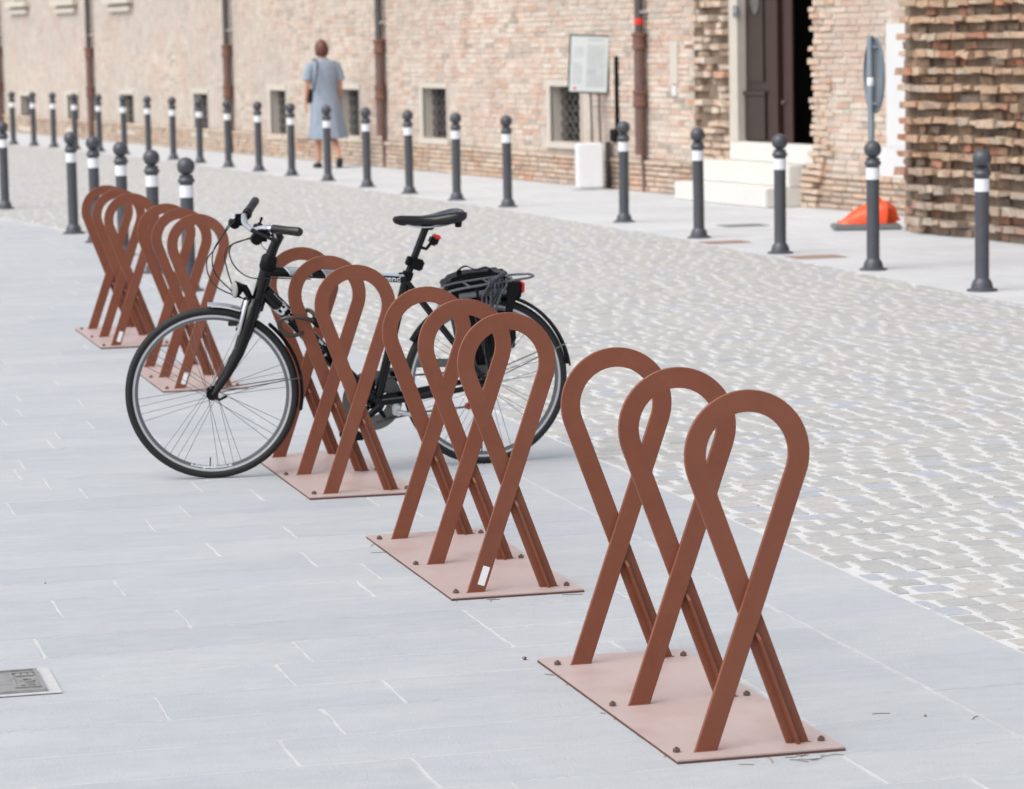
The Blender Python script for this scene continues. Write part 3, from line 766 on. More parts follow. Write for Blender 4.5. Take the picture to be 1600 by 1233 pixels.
# fork
fork = tube_part('fork', [B(2.032, .706), B(2.018, .655)], .034, fn=steer)
for sg in (1, -1):
    tube_part('fork_blade', [B(2.030, .690, sg*.022), B(2.022, .672, sg*.042), B(2.002, .60, sg*.048), B(1.965, .50, sg*.052), B(1.918, .415, sg*.054), B(1.872, .350, sg*.055), B(1.860, .338, sg*.055)],
              [.027, .029, .026, .020, .0155, .012, .010], fn=steer, parent=fork)
hp = tube_part('quick_release', [B(1.860, .335, .066), B(1.885, .322, .072), B(1.915, .335, .07)], [.006, .0055, .005], 'black_plastic', steer, 8, fork)
bk = MB(); bk.tube([B(1.998, .705, .045), B(1.985, .66, .058), B(1.970, .60, .060), B(1.963, .575, .052)], [.010, .0085, .008, .009], 8)
bk.box(*sorted((1.958-2.41, 1.990-2.41)), -.030, -.014, .598, .612); bb(bk.xf(steer), 'brake_arm', 'silver', fork)
bk = MB(); bk.tube([B(1.998, .705, -.045), B(1.985, .66, -.058), B(1.963, .575, -.052)], [.009, .0085, .009], 8); bb(bk.xf(steer), 'brake_arm', 'black_plastic', fork)
pd_ = MB(); pd_.box(1.925-2.41, 1.965-2.41, -.030, -.014, .604, .622); bb(pd_.xf(steer), 'brake_pad', 'black_rubber', fork, False, .003)
# front mudguard: short silver blade ahead of the fork, black blade behind it
def fender(hub, rad, a0, a1, wd_, fn, mat, name, parent=bike, n=26, th=.0025):
    mb = MB(); rings = []
    for i in range(n+1):
        a = a0+(a1-a0)*i/n; ring = []
        for (o_, dr_) in ((-wd_, -.010), (-wd_*.6, -.002), (0, .001), (wd_*.6, -.002), (wd_, -.010)): ring.append(B(hub[0]+(rad+dr_)*math.cos(a), hub[1]+(rad+dr_)*math.sin(a), o_))
        for (o_, dr_) in ((wd_, -.010-th), (wd_*.6, -.002-th), (0, .001-th), (-wd_*.6, -.002-th), (-wd_, -.010-th)): ring.append(B(hub[0]+(rad+dr_)*math.cos(a), hub[1]+(rad+dr_)*math.sin(a), o_))
        rings.append(ring)
    mb.loft(rings)
    if fn: mb.xf(fn)
    return bb(mb, name, mat, parent)
fender(FH, .357, R(92), R(58), .024, steer, 'silver', 'mudguard', fork); fender(FH, .357, R(50), R(-12), .024, steer, 'black_plastic', 'mudguard', fork)
for o_ in (.03, -.03): tube_part('mudguard_stay', [B(1.866, .345, o_*1.7), B(2.205, .395, o_*.7)], .0022, 'spoke_steel', steer, 6, fork)
# headlamp on its bracket
lb = MB(); lb.tube([B(2.020, .700), B(2.006, .725), B(1.992, .750), B(1.975, .757)], [.010, .013, .015, .012], 10); lamp = bb(lb.xf(steer), 'headlamp', 'black_plastic')
LAMPC = B(1.985, .750); LAMPR = Matrix.Rotation(R(28), 3, 'Z')
def lamp_turn(p): return steer(LAMPC+LAMPR@(Vector(p)-LAMPC))
lc = MB(); rings = []
for t, r_ in ((0, .012), (.012, .024), (.030, .033), (.036, .033)):
    rings.append([B(1.985-t, .750+.0-t*.12, 0)+Vector((r_*math.cos(a)*.12, r_*math.cos(a), r_*math.sin(a))) for a in [2*math.pi*q/18 for q in range(18)]])
lc.loft(rings); bb(lc.xf(lamp_turn), 'lamp_housing', 'black_plastic', lamp)
lc = MB(); rings = []
for t, r_ in ((.036, .0325), (.042, .030), (.046, .018)):
    rings.append([B(1.985-t, .750-t*.12, 0)+Vector((r_*math.cos(a)*.12, r_*math.cos(a), r_*math.sin(a))) for a in [2*math.pi*q/18 for q in range(18)]])
lc.loft(rings); bb(lc.xf(lamp_turn), 'lens', 'lamp_glass', lamp)
# stem and handlebar
stem = tube_part('stem', [B(2.088, .850), B(2.094, .872), B(2.112, .915), B(2.128, .948), B(2.118, .962), B(2.09, .972), B(2.03, .984)], [.026, .021, .019, .022, .021, .018, .019])
tube_part('headset', [B(2.078, .815), B(2.082, .828), B(2.092, .866), B(2.095, .876)], [.027, .033, .032, .025], 'black_plastic', parent=stem)
bar = MB(); pts = spline([B(2.150, 1.012, .325), B(2.075, 1.010, .22), B(2.035, 1.006, .165), B(2.018, .988, .09), B(2.015, .984, 0), B(2.012, .988, -.09), B(2.022, 1.008, -.165), B(2.045, 1.016, -.22), B(2.095, 1.045, -.325)], 5)
bar.tube(pts, .0125, 12); hb = bb(bar, 'handlebar', 'silver')
tube_part('grip', [B(2.152, 1.012, .328), B(2.148, 1.012, .322), B(2.11, 1.0115, .27), B(2.075, 1.010, .22), B(2.070, 1.010, .213)], [.014, .0175, .0165, .018, .018], 'grip_grey', parent=hb)
tube_part('grip', [B(2.098, 1.047, -.33), B(2.094, 1.045, -.322), B(2.07, 1.031, -.27), B(2.047, 1.017, -.223), B(2.044, 1.015, -.216)], [.014, .0175, .0165, .018, .019], 'grip_grey', parent=hb)
for sg, cx, cz in ((1, 2.045, 1.000), (-1, 2.028, 1.005)):
    sh = MB(); sh.box(cx-.045-2.41, cx+.012-2.41, -sg*.20-.022, -sg*.20+.022, cz-.038, cz+.008); bb(sh, 'shifter', 'black_plastic', hb, False, .012)
    sh = MB(); sh.tube([B(cx-.040, cz-.028, sg*.20-.015), B(cx-.040, cz-.028, sg*.20+.015)], .022, 14); bb(sh, 'shifter_drum', 'black_plastic', hb)
    lv = MB(); lv.tube([B(cx-.05, cz+.002, sg*.175), B(cx-.035, cz-.004, sg*.21), B(cx+.0, cz-.018, sg*.26), B(cx+.03, cz-.022, sg*.30)], [.010, .008, .0065, .008], 8); bb(lv, 'brake_lever', 'silver' if sg < 0 else 'black_plastic', hb)
    cl = MB(); cl.tube([B(cx+.0, cz+.004, sg*.17), B(cx+.012, cz+.005, sg*.195)], .019, 12); bb(cl, 'clamp', 'silver' if sg > 0 else 'black_plastic', hb)
bl = MB(); bl.lathe([(.016, 0), (.017, .006), (.010, .018), (.003, .022)], 12, tuple(B(2.035, .999, .10))); bl.tube([B(2.037, 1.018, .10), B(2.045, 1.040, .105)], [.004, .006], 8); bb(bl, 'bell', 'black_plastic', hb)
tr = MB(); tr.tube([B(2.085, .985, .15), B(2.095, .955, .13)], [.005, .004], 8); bb(tr, 'thumb_lever', 'silver', hb)
CAB = [[(1.985, 1.0, -.18), (1.955, .975, -.15), (1.895, .897, -.1), (1.858, .852, -.08), (1.862, .79, -.05), (1.897, .748, -.02), (1.975, .715, .02)],
       [(1.985, .995, -.16), (1.95, .975, -.1), (1.887, .91, -.05), (1.871, .859, -.03), (1.885, .802, -.02), (1.945, .738, .0), (1.985, .712, .03)],
       [(1.995, .972, .15), (1.955, .952, .12), (1.926, .933, .08), (1.908, .893, .05), (1.915, .843, .04), (1.935, .775, .03)],
       [(1.995, .970, .16), (1.937, .948, .12), (1.921, .913, .08), (1.935, .862, .06), (1.975, .815, .04), (2.026, .793, .035), (2.107, .790, .03), (2.25, .779, .02)],
       [(2.038, .96, .12), (2.045, .93, .1), (2.07, .905, .05), (2.098, .885, .02)]]
for i, c in enumerate(CAB): tube_part('brake_cable', spline([B(x, z, o_) for x, z, o_ in c], 7), .0026 if i < 4 else .0014, 'black_rubber', None, 6, hb)
# seat post, saddle
sp = tube_part('seat_post', [B(2.640, .775), B(2.716, .965)], .0145)
tube_part('seat_clamp', [B(2.636, .760), B(2.645, .790)], .0215, 'black_plastic', parent=sp)
q_ = MB(); q_.tube([B(2.632, .787, .015), B(2.612, .790, .03), B(2.600, .789, .035)], [.005, .004, .005], 8); bb(q_, 'clamp_lever', 'black_plastic', sp)
q_ = MB(); q_.box(2.648-2.41, 2.702-2.41, -.026, .02, .800, .845); q_.xf(lambda p: B(2.67, .82)+Matrix.Rotation(R(20), 3, 'Y')@(Vector(p)-B(2.67, .82))); bb(q_, 'lock_bracket', 'black_plastic', sp, False, .006)
q_ = MB(); q_.box(2.632-2.41, 2.648-2.41, -.02, .012, .806, .843); q_.xf(lambda p: B(2.67, .82)+Matrix.Rotation(R(20), 3, 'Y')@(Vector(p)-B(2.67, .82))); bb(q_, 'lock_bracket', 'black_plastic', sp, False, .004)
tl = MB(); tl.box(2.730-2.41, 2.763-2.41, -.025, .025, .892, .930); tl.xf(lambda p: B(2.745, .91)+Matrix.Rotation(R(22), 3, 'Y')@(Vector(p)-B(2.745, .91))); to = bb(tl, 'seat_lamp', 'black_plastic', sp, False, .008)
tl = MB(); tl.box(2.735-2.41, 2.770-2.41, -.024, .024, .922, .938); tl.xf(lambda p: B(2.745, .91)+Matrix.Rotation(R(22), 3, 'Y')@(Vector(p)-B(2.745, .91))); bb(tl, 'red_lens', 'red_lens', to, False, .006)
tube_part('lamp_bracket', [B(2.695, .885), B(2.715, .88, .01), B(2.735, .90)], .007, 'black_plastic', parent=sp, n=8)
sad = MB(); rings = []
for x, hw, zt, th in ((2.583, .006, 1.004, .012), (2.590, .016, 1.011, .028), (2.615, .021, 1.014, .040), (2.66, .025, 1.012, .040), (2.70, .031, 1.010, .038), (2.745, .046, 1.015, .042), (2.79, .066, 1.026, .050), (2.83, .077, 1.034, .050), (2.855, .074, 1.034, .040), (2.868, .060, 1.028, .026), (2.874, .03, 1.022, .012)):
    ring = []
    for q in range(20):
        a = 2*math.pi*q/20; ca, sa = math.cos(a), math.sin(a)
        yy = hw*math.copysign(abs(ca)**.7, ca); zz = zt-th/2+th/2*math.copysign(abs(sa)**.75, sa)
        if sa > 0 and x > 2.75: zz += -.010*(1-abs(ca))**2+.006*abs(ca)
        zz -= .35*max(abs(yy)-.03, 0)*.5
        ring.append(B(x, zz, yy))
    rings.append(ring)
sad.loft(rings); so_ = bb(sad, 'saddle', 'saddle_black')
for sg in (1, -1): tube_part('saddle_rail', spline([B(2.615, .985, sg*.012), B(2.67, .970, sg*.022), B(2.74, .968, sg*.022), B(2.80, .975, sg*.024), B(2.83, .995, sg*.035)], 4), .0035, 'silver', parent=so_, n=8)
q_ = MB(); q_.box(2.700-2.41, 2.745-2.41, -.022, .022, .955, .976); bb(q_, 'saddle_clamp', 'black_plastic', so_, False, .005)
for sg in (1, -1): tube_part('saddle_spring', [B(2.838, .968, sg*.035), B(2.838, 1.0, sg*.04)], [.013, .016], 'black_plastic', parent=so_)
# drivetrain
q_ = MB(); n = 40
for r0, r1, o_ in ((.083, .122, -.055), (.060, .090, -.046)):
    V = []; F = []
    for i in range(n):
        a = 2*math.pi*i/n
        for r_, oo in ((r0, o_-.002), (r1, o_-.002), (r1, o_+.002), (r0, o_+.002)): V.append(B(2.508+r_*math.cos(a), .268+r_*math.sin(a), oo))
    for i in range(n):
        for j in range(4): F.append((i*4+j, ((i+1) % n)*4+j, ((i+1) % n)*4+(j+1) % 4, i*4+(j+1) % 4))
    q_.add(V, F)
cs = bb(q_, 'chainring', 'guard_grey', smooth=False)
for k in range(5):
    a = 2*math.pi*k/5+.3; tube_part('spider_arm', [B(2.508, .268, -.046), B(2.508+.085*math.cos(a), .268+.085*math.sin(a), -.046)], [.012, .008], 'black_plastic', n=6, parent=cs)
tube_part('crank', [B(2.508, .268, .075), B(2.385, .172, .082)], [.014, .011], 'black_plastic')
q_ = MB(); q_.box(2.340-2.41, 2.425-2.41, -.185, -.10, .160, .182); bb(q_, 'pedal', 'black_plastic', bike, False, .005)
tube_part('crank', [B(2.508, .268, -.065), B(2.631, .364, -.075)], [.014, .011], 'black_plastic')
q_ = MB(); q_.box(2.590-2.41, 2.675-2.41, .095, .18, .352, .374); bb(q_, 'pedal', 'black_plastic', bike, False, .005)
ch = MB(); ch.tube([B(2.50, .355, -.046), B(2.70, .365, -.046), B(2.935, .372, -.046)], .004, 6); ch.tube([B(2.52, .182, -.046), B(2.70, .212, -.046), B(2.905, .226, -.046)], .004, 6); bb(ch, 'chain', 'chain_grey')
q_ = MB(); q_.prism([(2.62, .392), (2.86, .386), (2.86, .418), (2.64, .430)], -.070, -.066, lambda p, q, d: B(p, q, d)); bb(q_, 'chain_guard', 'guard_grey', smooth=False)
q_ = MB()
for r_, o_ in ((.055, -.044), (.047, -.041), (.039, -.038)): q_.cyl(B(RH[0], RH[1], o_-.0012), B(RH[0], RH[1], o_+.0012), r_, n=24)
bb(q_, 'sprockets', 'chain_grey', smooth=False)
dl = MB(); dl.tube([B(2.955, .325, -.062), B(2.93, .285, -.066), B(2.905, .225, -.06)], [.009, .010, .008], 8); dro = bb(dl, 'derailleur', 'black_plastic')
dl = MB(); dl.cyl(B(2.902, .225, -.055), B(2.902, .225, -.067), .014, n=14); bb(dl, 'jockey_wheel', 'red_lens', dro)
ks = MB(); ks.box(2.570-2.41, 2.602-2.41, -.042, -.020, .222, .268); kso = bb(ks, 'kickstand', 'silver', bike, False, .006)
tube_part('kickstand_leg', [B(2.588, .238, .048), B(2.62, .230, .05), B(2.84, .190, .045)], [.011, .010, .008], 'silver', parent=kso, n=10)
vb = MB(); vb.tube([B(2.765, .60, .03), B(2.775, .655, .035)], [.008, .006], 8); vb.tube([B(2.765, .60, -.03), B(2.775, .655, -.035)], [.008, .006], 8); vb.cyl(B(2.775, .655, .04), B(2.775, .655, -.04), .003, n=6); bb(vb, 'rear_brake', 'silver')
# rear mudguard, carrier, lamp
fender(RH, .357, R(150), R(8), .026, None, 'black_plastic', 'rear_mudguard')
for o_ in (.05, -.05): tube_part('mudguard_stay', [B(2.957, .345, o_*1.2), B(3.285, .480, o_*.55)], .0024, 'spoke_steel', n=6)
car = MB(); rail = spline([B(2.775, .705, .055), B(2.83, .722, .063), B(2.95, .738, .063), B(3.06, .750, .060), B(3.115, .754, .050), B(3.145, .757, .028), B(3.150, .757, 0), B(3.145, .757, -.028), B(3.115, .754, -.050), B(3.06, .750, -.060), B(2.95, .738, -.063), B(2.83, .722, -.063), B(2.775, .705, -.055)], 4)
car.tube(rail, .0052, 8)
for x, z in ((2.88, .729), (2.96, .739), (3.055, .750)): car.cyl(B(x, z, .062), B(x, z, -.062), .0045, n=8)
caro = bb(car, 'carrier', 'rim_grey')
for sg in (1, -1):
    tube_part('carrier_leg', [B(3.055, .745, sg*.062), B(3.03, .62, sg*.066), B(2.965, .355, sg*.07)], .006, 'black_plastic', parent=caro, n=8)
    tube_part('carrier_leg', [B(2.905, .728, sg*.062), B(2.945, .5, sg*.068), B(2.962, .355, sg*.07)], .006, 'black_plastic', parent=caro, n=8)
    q_ = MB(); q_.prism([(3.035, .742), (3.085, .742), (3.045, .60), (3.02, .60)], sg*.060, sg*.068, lambda p, q, d: B(p, q, d)); bb(q_, 'side_plate', 'black_plastic', caro, False)
    tube_part('carrier_arm', [B(2.80, .712, sg*.06), B(2.69, .69, sg*.03)], .005, 'silver', parent=caro, n=8)
q_ = MB(); q_.box(3.078-2.41, 3.098-2.41, -.035, .035, .672, .738); rl = bb(q_, 'rear_lamp', 'black_plastic', bike, False, .005)
q_ = MB(); q_.box(3.096-2.41, 3.112-2.41, -.030, .030, .690, .735); bb(q_, 'red_lens', 'red_lens', rl, False, .005)
tube_part('pump', [B(2.84, .690, .05), B(2.93, .700, .052), B(3.03, .705, .05)], [.012, .013, .012], 'rim_grey', n=12, parent=caro)
# pannier hanging on the far side of the carrier
pn = MB(); pn.prism([(2.805, .700), (2.83, .735), (2.90, .758), (3.06, .765), (3.085, .75), (3.105, .60), (3.112, .47), (3.10, .435), (3.06, .42), (3.0, .30), (2.97, .285), (2.93, .30), (2.89, .42), (2.85, .60)], -.085, -.20, lambda p, q, d: B(p, q, d))
pan = thing('pannier_bag', (0, 0, 0), 'black pannier bag with carrying strap hung on the rear carrier of the bicycle', 'bag')
pan.location = bike.location; pan.rotation_euler = bike.rotation_euler
bb(pn, 'bag_body', 'bag_black', pan, False, .02)
ps = MB(); pts = spline([B(2.878, .745, -.115), B(2.880, .772, -.11), B(2.905, .783, -.11), B(2.945, .768, -.108), B(2.985, .776, -.11), B(3.002, .768, -.11), B(3.004, .742, -.115)], 5)
ps.loft([[p+Vector((0, -.010, 0)), p+Vector((0, .010, 0)), p+Vector((0, .010, .004)), p+Vector((0, -.010, .004))] if 4 < i < len(pts)-5 else [p+Vector((-.010, 0, 0)), p+Vector((.010, 0, 0)), p+Vector((.010, .004, 0)), p+Vector((-.010, .004, 0))] for i, p in enumerate(pts)])
bb(ps, 'strap', 'bag_black', pan, False)
# elastic luggage cords wound over the carrier
bc = MB(); random.seed(3)
for k in range(7):
    x0 = 2.955+.012*k; pts = []
    for t in range(8):
        a = t/7; pts.append(B(x0-.03*a+.006*math.sin(7*a+k), .760-.095*a-.02*a*a*(k % 3), .071+.006*math.sin(5*a+k*2)))
    bc.tube(pts, .0052, 6)
bc.tube(spline([B(2.96, .752, .07), B(2.985, .765, .075), B(3.01, .775, .06), B(3.03, .772, .02), B(3.0, .775, -.03)], 4), .007, 6)
bcr = thing('luggage_cord', (0, 0, 0), 'grey and black elastic cords wound over the side of the bicycle carrier', 'cord')
bcr.location = bike.location; bcr.rotation_euler = bike.rotation_euler
bb(bc, 'cord_bundle', 'bungee', bcr)
# cable lock round rack loop and down tube
lk = thing('cable_lock', (0, 0, 0), 'dark brown cable lock looped round the rack and the bicycle down tube', 'lock')
lk.location = bike.location; lk.rotation_euler = bike.rotation_euler
q_ = MB(); q_.tube(spline([B(2.268, .61, .045), B(2.225, .632, .075), B(2.17, .640, .075), B(2.128, .632, .06), B(2.118, .60, .05), B(2.150, .568, .06), B(2.20, .572, .055), B(2.23, .60, .01), B(2.238, .645, -.035), B(2.262, .64, -.01), B(2.268, .612, .03)], 6), .0085, 8); bb(q_, 'cable', 'lock_brown', lk)
q_ = MB(); q_.tube([B(2.243, .628, .055), B(2.275, .600, .055)], .013, 10); bb(q_, 'lock_barrel', 'black_plastic', lk)
random.seed(21)

# ------------------------------------------------------------------ woman walking away
def skin_mesh(name, joints, edges, mat, parent, levels=2):
    me = bpy.data.meshes.new(name); me.from_pydata([j[0] for j in joints], edges, [])
    o = bpy.data.objects.new(name, me); COL.objects.link(o)
    md = o.modifiers.new('skin', 'SKIN'); md.use_smooth_shade = True
    for i, j in enumerate(joints):
        r_ = j[1] if isinstance(j[1], tuple) else (j[1], j[1]); me.skin_vertices[0].data[i].radius = r_
    me.skin_vertices[0].data[0].use_root = True
    ss = o.modifiers.new('sub', 'SUBSURF'); ss.levels = levels; ss.render_levels = levels
    dg = bpy.context.evaluated_depsgraph_get(); dg.update()
    m2 = bpy.data.meshes.new_from_object(o.evaluated_get(dg)); bpy.data.objects.remove(o)
    m2.materials.clear(); m2.materials.append(M[mat]); m2.shade_smooth()
    o2 = bpy.data.objects.new(name, m2); COL.objects.link(o2); o2.parent = parent; LOC[o2.name] = LOC[parent.name].copy()
    return o2
per = thing('person', (7.99, 40.5, 0.001), 'woman in a blue grey dress with short auburn hair walking away along the brick wall', 'person', rz=R(9))
J = [((0, 0, .90), (.13, .10)), ((0, .0, 1.12), (.12, .09)), ((.0, .02, 1.32), (.13, .09)), ((0, .035, 1.42), (.06, .055)), ((0, .05, 1.50), (.045, .048)), ((0, .075, 1.585), (.068, .085)), ((0, .08, 1.64), (.062, .075)),
     ((-.19, .02, 1.36), .050), ((-.235, .0, 1.12), .038), ((-.245, .05, .90), .026), ((.19, .02, 1.36), .050), ((.225, -.01, 1.12), .038), ((.235, .03, .90), .026),
     ((-.085, .0, .78), .085), ((-.075, .05, .46), .054), ((-.085, .06, .28), .047), ((-.09, .02, .09), .030), ((-.095, .12, .035), (.035, .022)),
     ((.085, -.02, .78), .085), ((.085, -.04, .46), .054), ((.095, -.14, .30), .047), ((.10, -.24, .145), .030), ((.10, -.225, .045), (.03, .024))]
E_ = [(0, 1), (1, 2), (2, 3), (3, 4), (4, 5), (5, 6), (2, 7), (7, 8), (8, 9), (2, 10), (10, 11), (11, 12), (0, 13), (13, 14), (14, 15), (15, 16), (16, 17), (0, 18), (18, 19), (19, 20), (20, 21), (21, 22)]
body = skin_mesh('body', J, E_, 'skin', per)
for sg, wx, wy in ((-1, -.245, .055), (1, .235, .035)):                    # hands, loosely curled
    HJ = [((wx, wy, .90), (.024, .02)), ((wx, wy+.01, .85), (.018, .036)), ((wx, wy+.012, .815), (.015, .038))]
    HE = [(0, 1), (1, 2)]
    for k in range(4):
        y = wy-.022+.017*k; l = (.062, .072, .068, .052)[k]; n0 = len(HJ)
        HJ += [((wx, y, .805), .0095), ((wx-sg*.004, y+.003, .805-l*.5), .0085), ((wx-sg*.018, y+.006, .805-l), .007)]; HE += [(2, n0), (n0, n0+1), (n0+1, n0+2)]
    n0 = len(HJ); HJ += [((wx-sg*.006, wy+.048, .845), .010), ((wx-sg*.014, wy+.056, .812), .008)]; HE += [(1, n0), (n0, n0+1)]
    skin_mesh('hand', HJ, HE, 'skin', per, 1)
dm = MB(); rings = []; nn_ = 40
for z, rx, ry, cx, cy in ((1.455, .055, .055, 0, .03), (1.435, .10, .075, 0, .025), (1.40, .175, .10, 0, .02), (1.33, .205, .12, 0, .012), (1.2, .19, .128, 0, .005), (1.08, .178, .125, .005, 0), (.97, .185, .135, .01, 0), (.85, .208, .155, .015, -.01), (.7, .225, .175, .025, -.015), (.55, .243, .195, .035, -.02), (.42, .258, .21, .045, -.025), (.392, .258, .212, .047, -.027)):
    k = max(0, (1.0-z)/.6)
    rings.append([(cx+rx*(1+.05*k*math.sin(9*a+1.3*k)+.03*k*math.sin(5*a))*math.cos(a), cy+ry*(1+.05*k*math.sin(9*a+1.3*k))*math.sin(a), z+.006*math.sin(6*a)*k) for a in [2*math.pi*q/nn_ for q in range(nn_)]])
dm.loft(rings, caps=False)
dress = dm.build('dress', 'dress', per, smooth=True, world=False, fix=False)
for sg in (-1, 1):
    sm = MB(); sm.tube([(sg*.13, .02, 1.375), (sg*.185, .018, 1.345), (sg*.215, .01, 1.26), (sg*.232, .002, 1.165)], [.062, .068, .066, .066], 14, caps=False); sm.build('sleeve', 'dress', dress, smooth=True, world=False, fix=False)
hm = MB(); rings = []
for i in range(11):
    t = i/10; z = 1.485+.225*t; k = math.sin(math.pi*(.22+.76*t))**.55
    rings.append([(.094*k*math.cos(a)*(1+.03*math.sin(5*a+i)), .062+.108*k*math.sin(a)*(1+.03*math.sin(4*a+2*i))+(.03 if math.sin(a) > .3 and t < .55 else 0)*0, z) for a in [2*math.pi*q/22 for q in range(22)]])
# keep the face side open: pull the front of the lower rings back
for i, rg in enumerate(rings):
    if i < 7: rings[i] = [(x, min(y, .085), z) for x, y, z in rg]
hm.loft(rings); hm.build('hair', 'hair', per, smooth=True, world=False)
fc = MB(); fc.lathe([(.004, -.022), (.012, -.012), (.010, 0), (.004, .018)], 8, (0, .172, 1.575)); fc.build('nose', 'skin', body, smooth=True, world=False)
for sg in (-1, 1):
    ey = MB(); ey.lathe([(.002, -.008), (.009, -.004), (.009, .004), (.002, .008)], 8, (sg*.032, .150, 1.605)); ey.build('eye', 'shoe', body, smooth=True, world=False)
    er = MB(); er.lathe([(.006, -.026), (.014, -.01), (.016, .012), (.006, .026)], 8, (sg*.078, .085, 1.585)); er.build('ear', 'skin', body, smooth=True, world=False)
mo = MB(); mo.box(-.022, .022, .150, .160, 1.537, 1.545); mo.build('mouth', 'red_paint', body, world=False)
for pts in ([(-.093, -.02, .03), (-.095, .06, .028), (-.096, .16, .02)], [(.10, -.262, .135), (.10, -.25, .07), (.10, -.215, .012)]):
    sh = MB(); sh.tube(spline(pts, 4), [.034, .038, .042, .044, .046, .046, .044, .040, .030], 12); sh.build('shoe', 'shoe', per, smooth=True, world=False)
hbg = thing('shoulder_bag', (7.99, 40.5, .001), 'dark shoulder bag on a thin strap at the left side of the woman', 'bag', rz=R(9))
s_ = MB(); s_.tube(spline([(-.185, -.10, 1.02), (-.155, -.125, 1.2), (-.13, -.10, 1.38), (-.12, .02, 1.455), (-.135, .12, 1.36), (-.17, .14, 1.2), (-.19, .12, 1.02)], 5), .010, 6); s_.build('strap', 'shoe', hbg, smooth=True, world=False)
s_ = MB(); s_.box(-.212, -.172, -.04, .16, .86, 1.06); s_.build('bag_body', 'shoe', hbg, world=False, bevel=.02)

# ------------------------------------------------------------------ information board and its white block
ib = thing('information_board', (9.48, 32.90, 0), 'framed information board on two thin legs by the brick wall', 'notice board', rz=R(-13))
def lean(p): return Matrix.Rotation(R(3.2), 3, 'Y')@(Vector(p)-Vector((0, 0, 1.36)))+Vector((0, 0, 1.36))
fr = MB().box(-.225, .225, -.02, .012, 1.055, 1.70).xf(lean); fro = fr.build('frame', 'frame_dark', ib, world=False, bevel=.004)
bo = MB().box(-.208, .208, -.024, -.018, 1.073, 1.682).xf(lean).build('panel', 'board_paper', fro, world=False)
MB().box(-.03, .185, -.0252, -.0236, 1.12, 1.60).xf(lean).build('print_block', 'board_print', fro, world=False)
MB().box(-.18, -.06, -.0252, -.0236, 1.45, 1.57).xf(lean).build('print_block', 'board_print', fro, world=False)
tx = MB()
for i in range(11): tx.box(-.18, -.18+random.uniform(.09, .12), -.0254, -.0236, 1.16+.022*i, 1.168+.022*i)
for i in range(17):
    if i not in (5, 6, 7): tx.box(-.02, .175-random.uniform(0, .03), -.0262, -.0250, 1.14+.026*i, 1.149+.026*i)
tx.box(-.02, .16, -.0256, -.0236, 1.635, 1.655); tx.xf(lean).build('text_lines', 'board_text', fro, world=False)
MB().box(-.02, .075, -.0266, -.0250, 1.265, 1.325).xf(lean).build('print_picture', 'board_text', fro, world=False)
MB().box(-.165, -.135, -.0256, -.0236, 1.092, 1.118).xf(lean).build('red_mark', 'red_paint', fro, world=False)
for x in (.035, .125): q_ = MB(); q_.cyl((x, .02, 0), (x-.02, .02, 1.10), .011, n=8); q_.build('leg', 'frame_dark', ib, smooth=True, world=False)
sb = thing('stone_block', (9.40, 32.66, 0), 'white stone block standing under the information board', 'stone block', rz=R(-9))
MB().box(-.145, .145, -.12, .12, .015, .515)  .build('block', 'block_white', sb, world=False, bevel=.02); MB().box(-.20, .17, -.16, .15, .003, .016).build('foot_slab', 'concrete_rim', sb, world=False)

# ------------------------------------------------------------------ round sign seen from behind
sg_ = thing('round_sign', (8.03, 20.60, 0), 'round traffic sign seen from behind on a thin grey pole', 'traffic sign')
q_ = MB(); q_.cyl((0, 0, 0), (-.015, 0, 1.655), .024, n=14); q_.build('pole', 'galvanised', sg_, smooth=True, world=False)
q_ = MB(); q_.lathe([(.0245, -.03), (.0252, -.029), (.0252, .029), (.0245, .03)], 14, (-.012, 0, 1.33)); q_.build('pole_sticker', 'sticker', sg_, smooth=True, world=False)
bd = (-CF*Vector((1, 1, 0))).normalized(); rt = Vector((CR.x, CR.y, 0)).normalized()
vd = Vector((8.03, 20.6, 0)).normalized(); rtv = Vector((vd.y, -vd.x, 0))
bn = (-rtv*.968-vd*.25).normalized(); tg = Vector((-bn.y, bn.x, 0)); tg = tg if tg.dot(vd) > 0 else -tg
ctr = Vector((-.012, .0, 1.375))-bn*.032
def dring(r_, d): return [ctr+tg*r_*math.cos(a)+Vector((0, 0, 1))*r_*math.sin(a)+bn*d for a in [2*math.pi*q/36 for q in range(36)]]
q_ = MB(); q_.loft([dring(.262, -.004), dring(.272, -.004), dring(.272, .016), dring(.264, .016), dring(.262, .002), dring(.02, .002)]); di = q_.build('disc', 'sign_grey', sg_, smooth=False, world=False)
q_ = MB(); q_.loft([dring(.262, -.0055), dring(.02, -.0055)]); q_.build('sign_face', 'blue_paint', di, world=False)
for dz in (.20, -.20):
    q_ = MB(); cc = ctr+Vector((0, 0, dz)); q_.tube([cc-tg*.10+bn*.010, cc+tg*.10+bn*.010], .011, 8); q_.build('clamp_bar', 'galvanised', sg_, smooth=True, world=False)
bs = thing('blue_sign', (WP+wd*30.65-wn*.6), 'edge of a blue round sign at the far left of the photo', 'traffic sign')
q_ = MB(); q_.cyl((0, .06, 0), (0, .06, 2.5), .03, n=10); q_.build('pole', 'galvanised', bs, smooth=True, world=False)
q_ = MB(); q_.loft([[Vector((-.25+.30*math.cos(a), y, 2.32+.30*math.sin(a)))+Vector((-.02, 0, 0)) for a in [2*math.pi*q/32 for q in range(32)]] for y in (.02, 0)]); q_.build('disc', 'blue_paint', bs, world=False)
bs.location.x += -.02

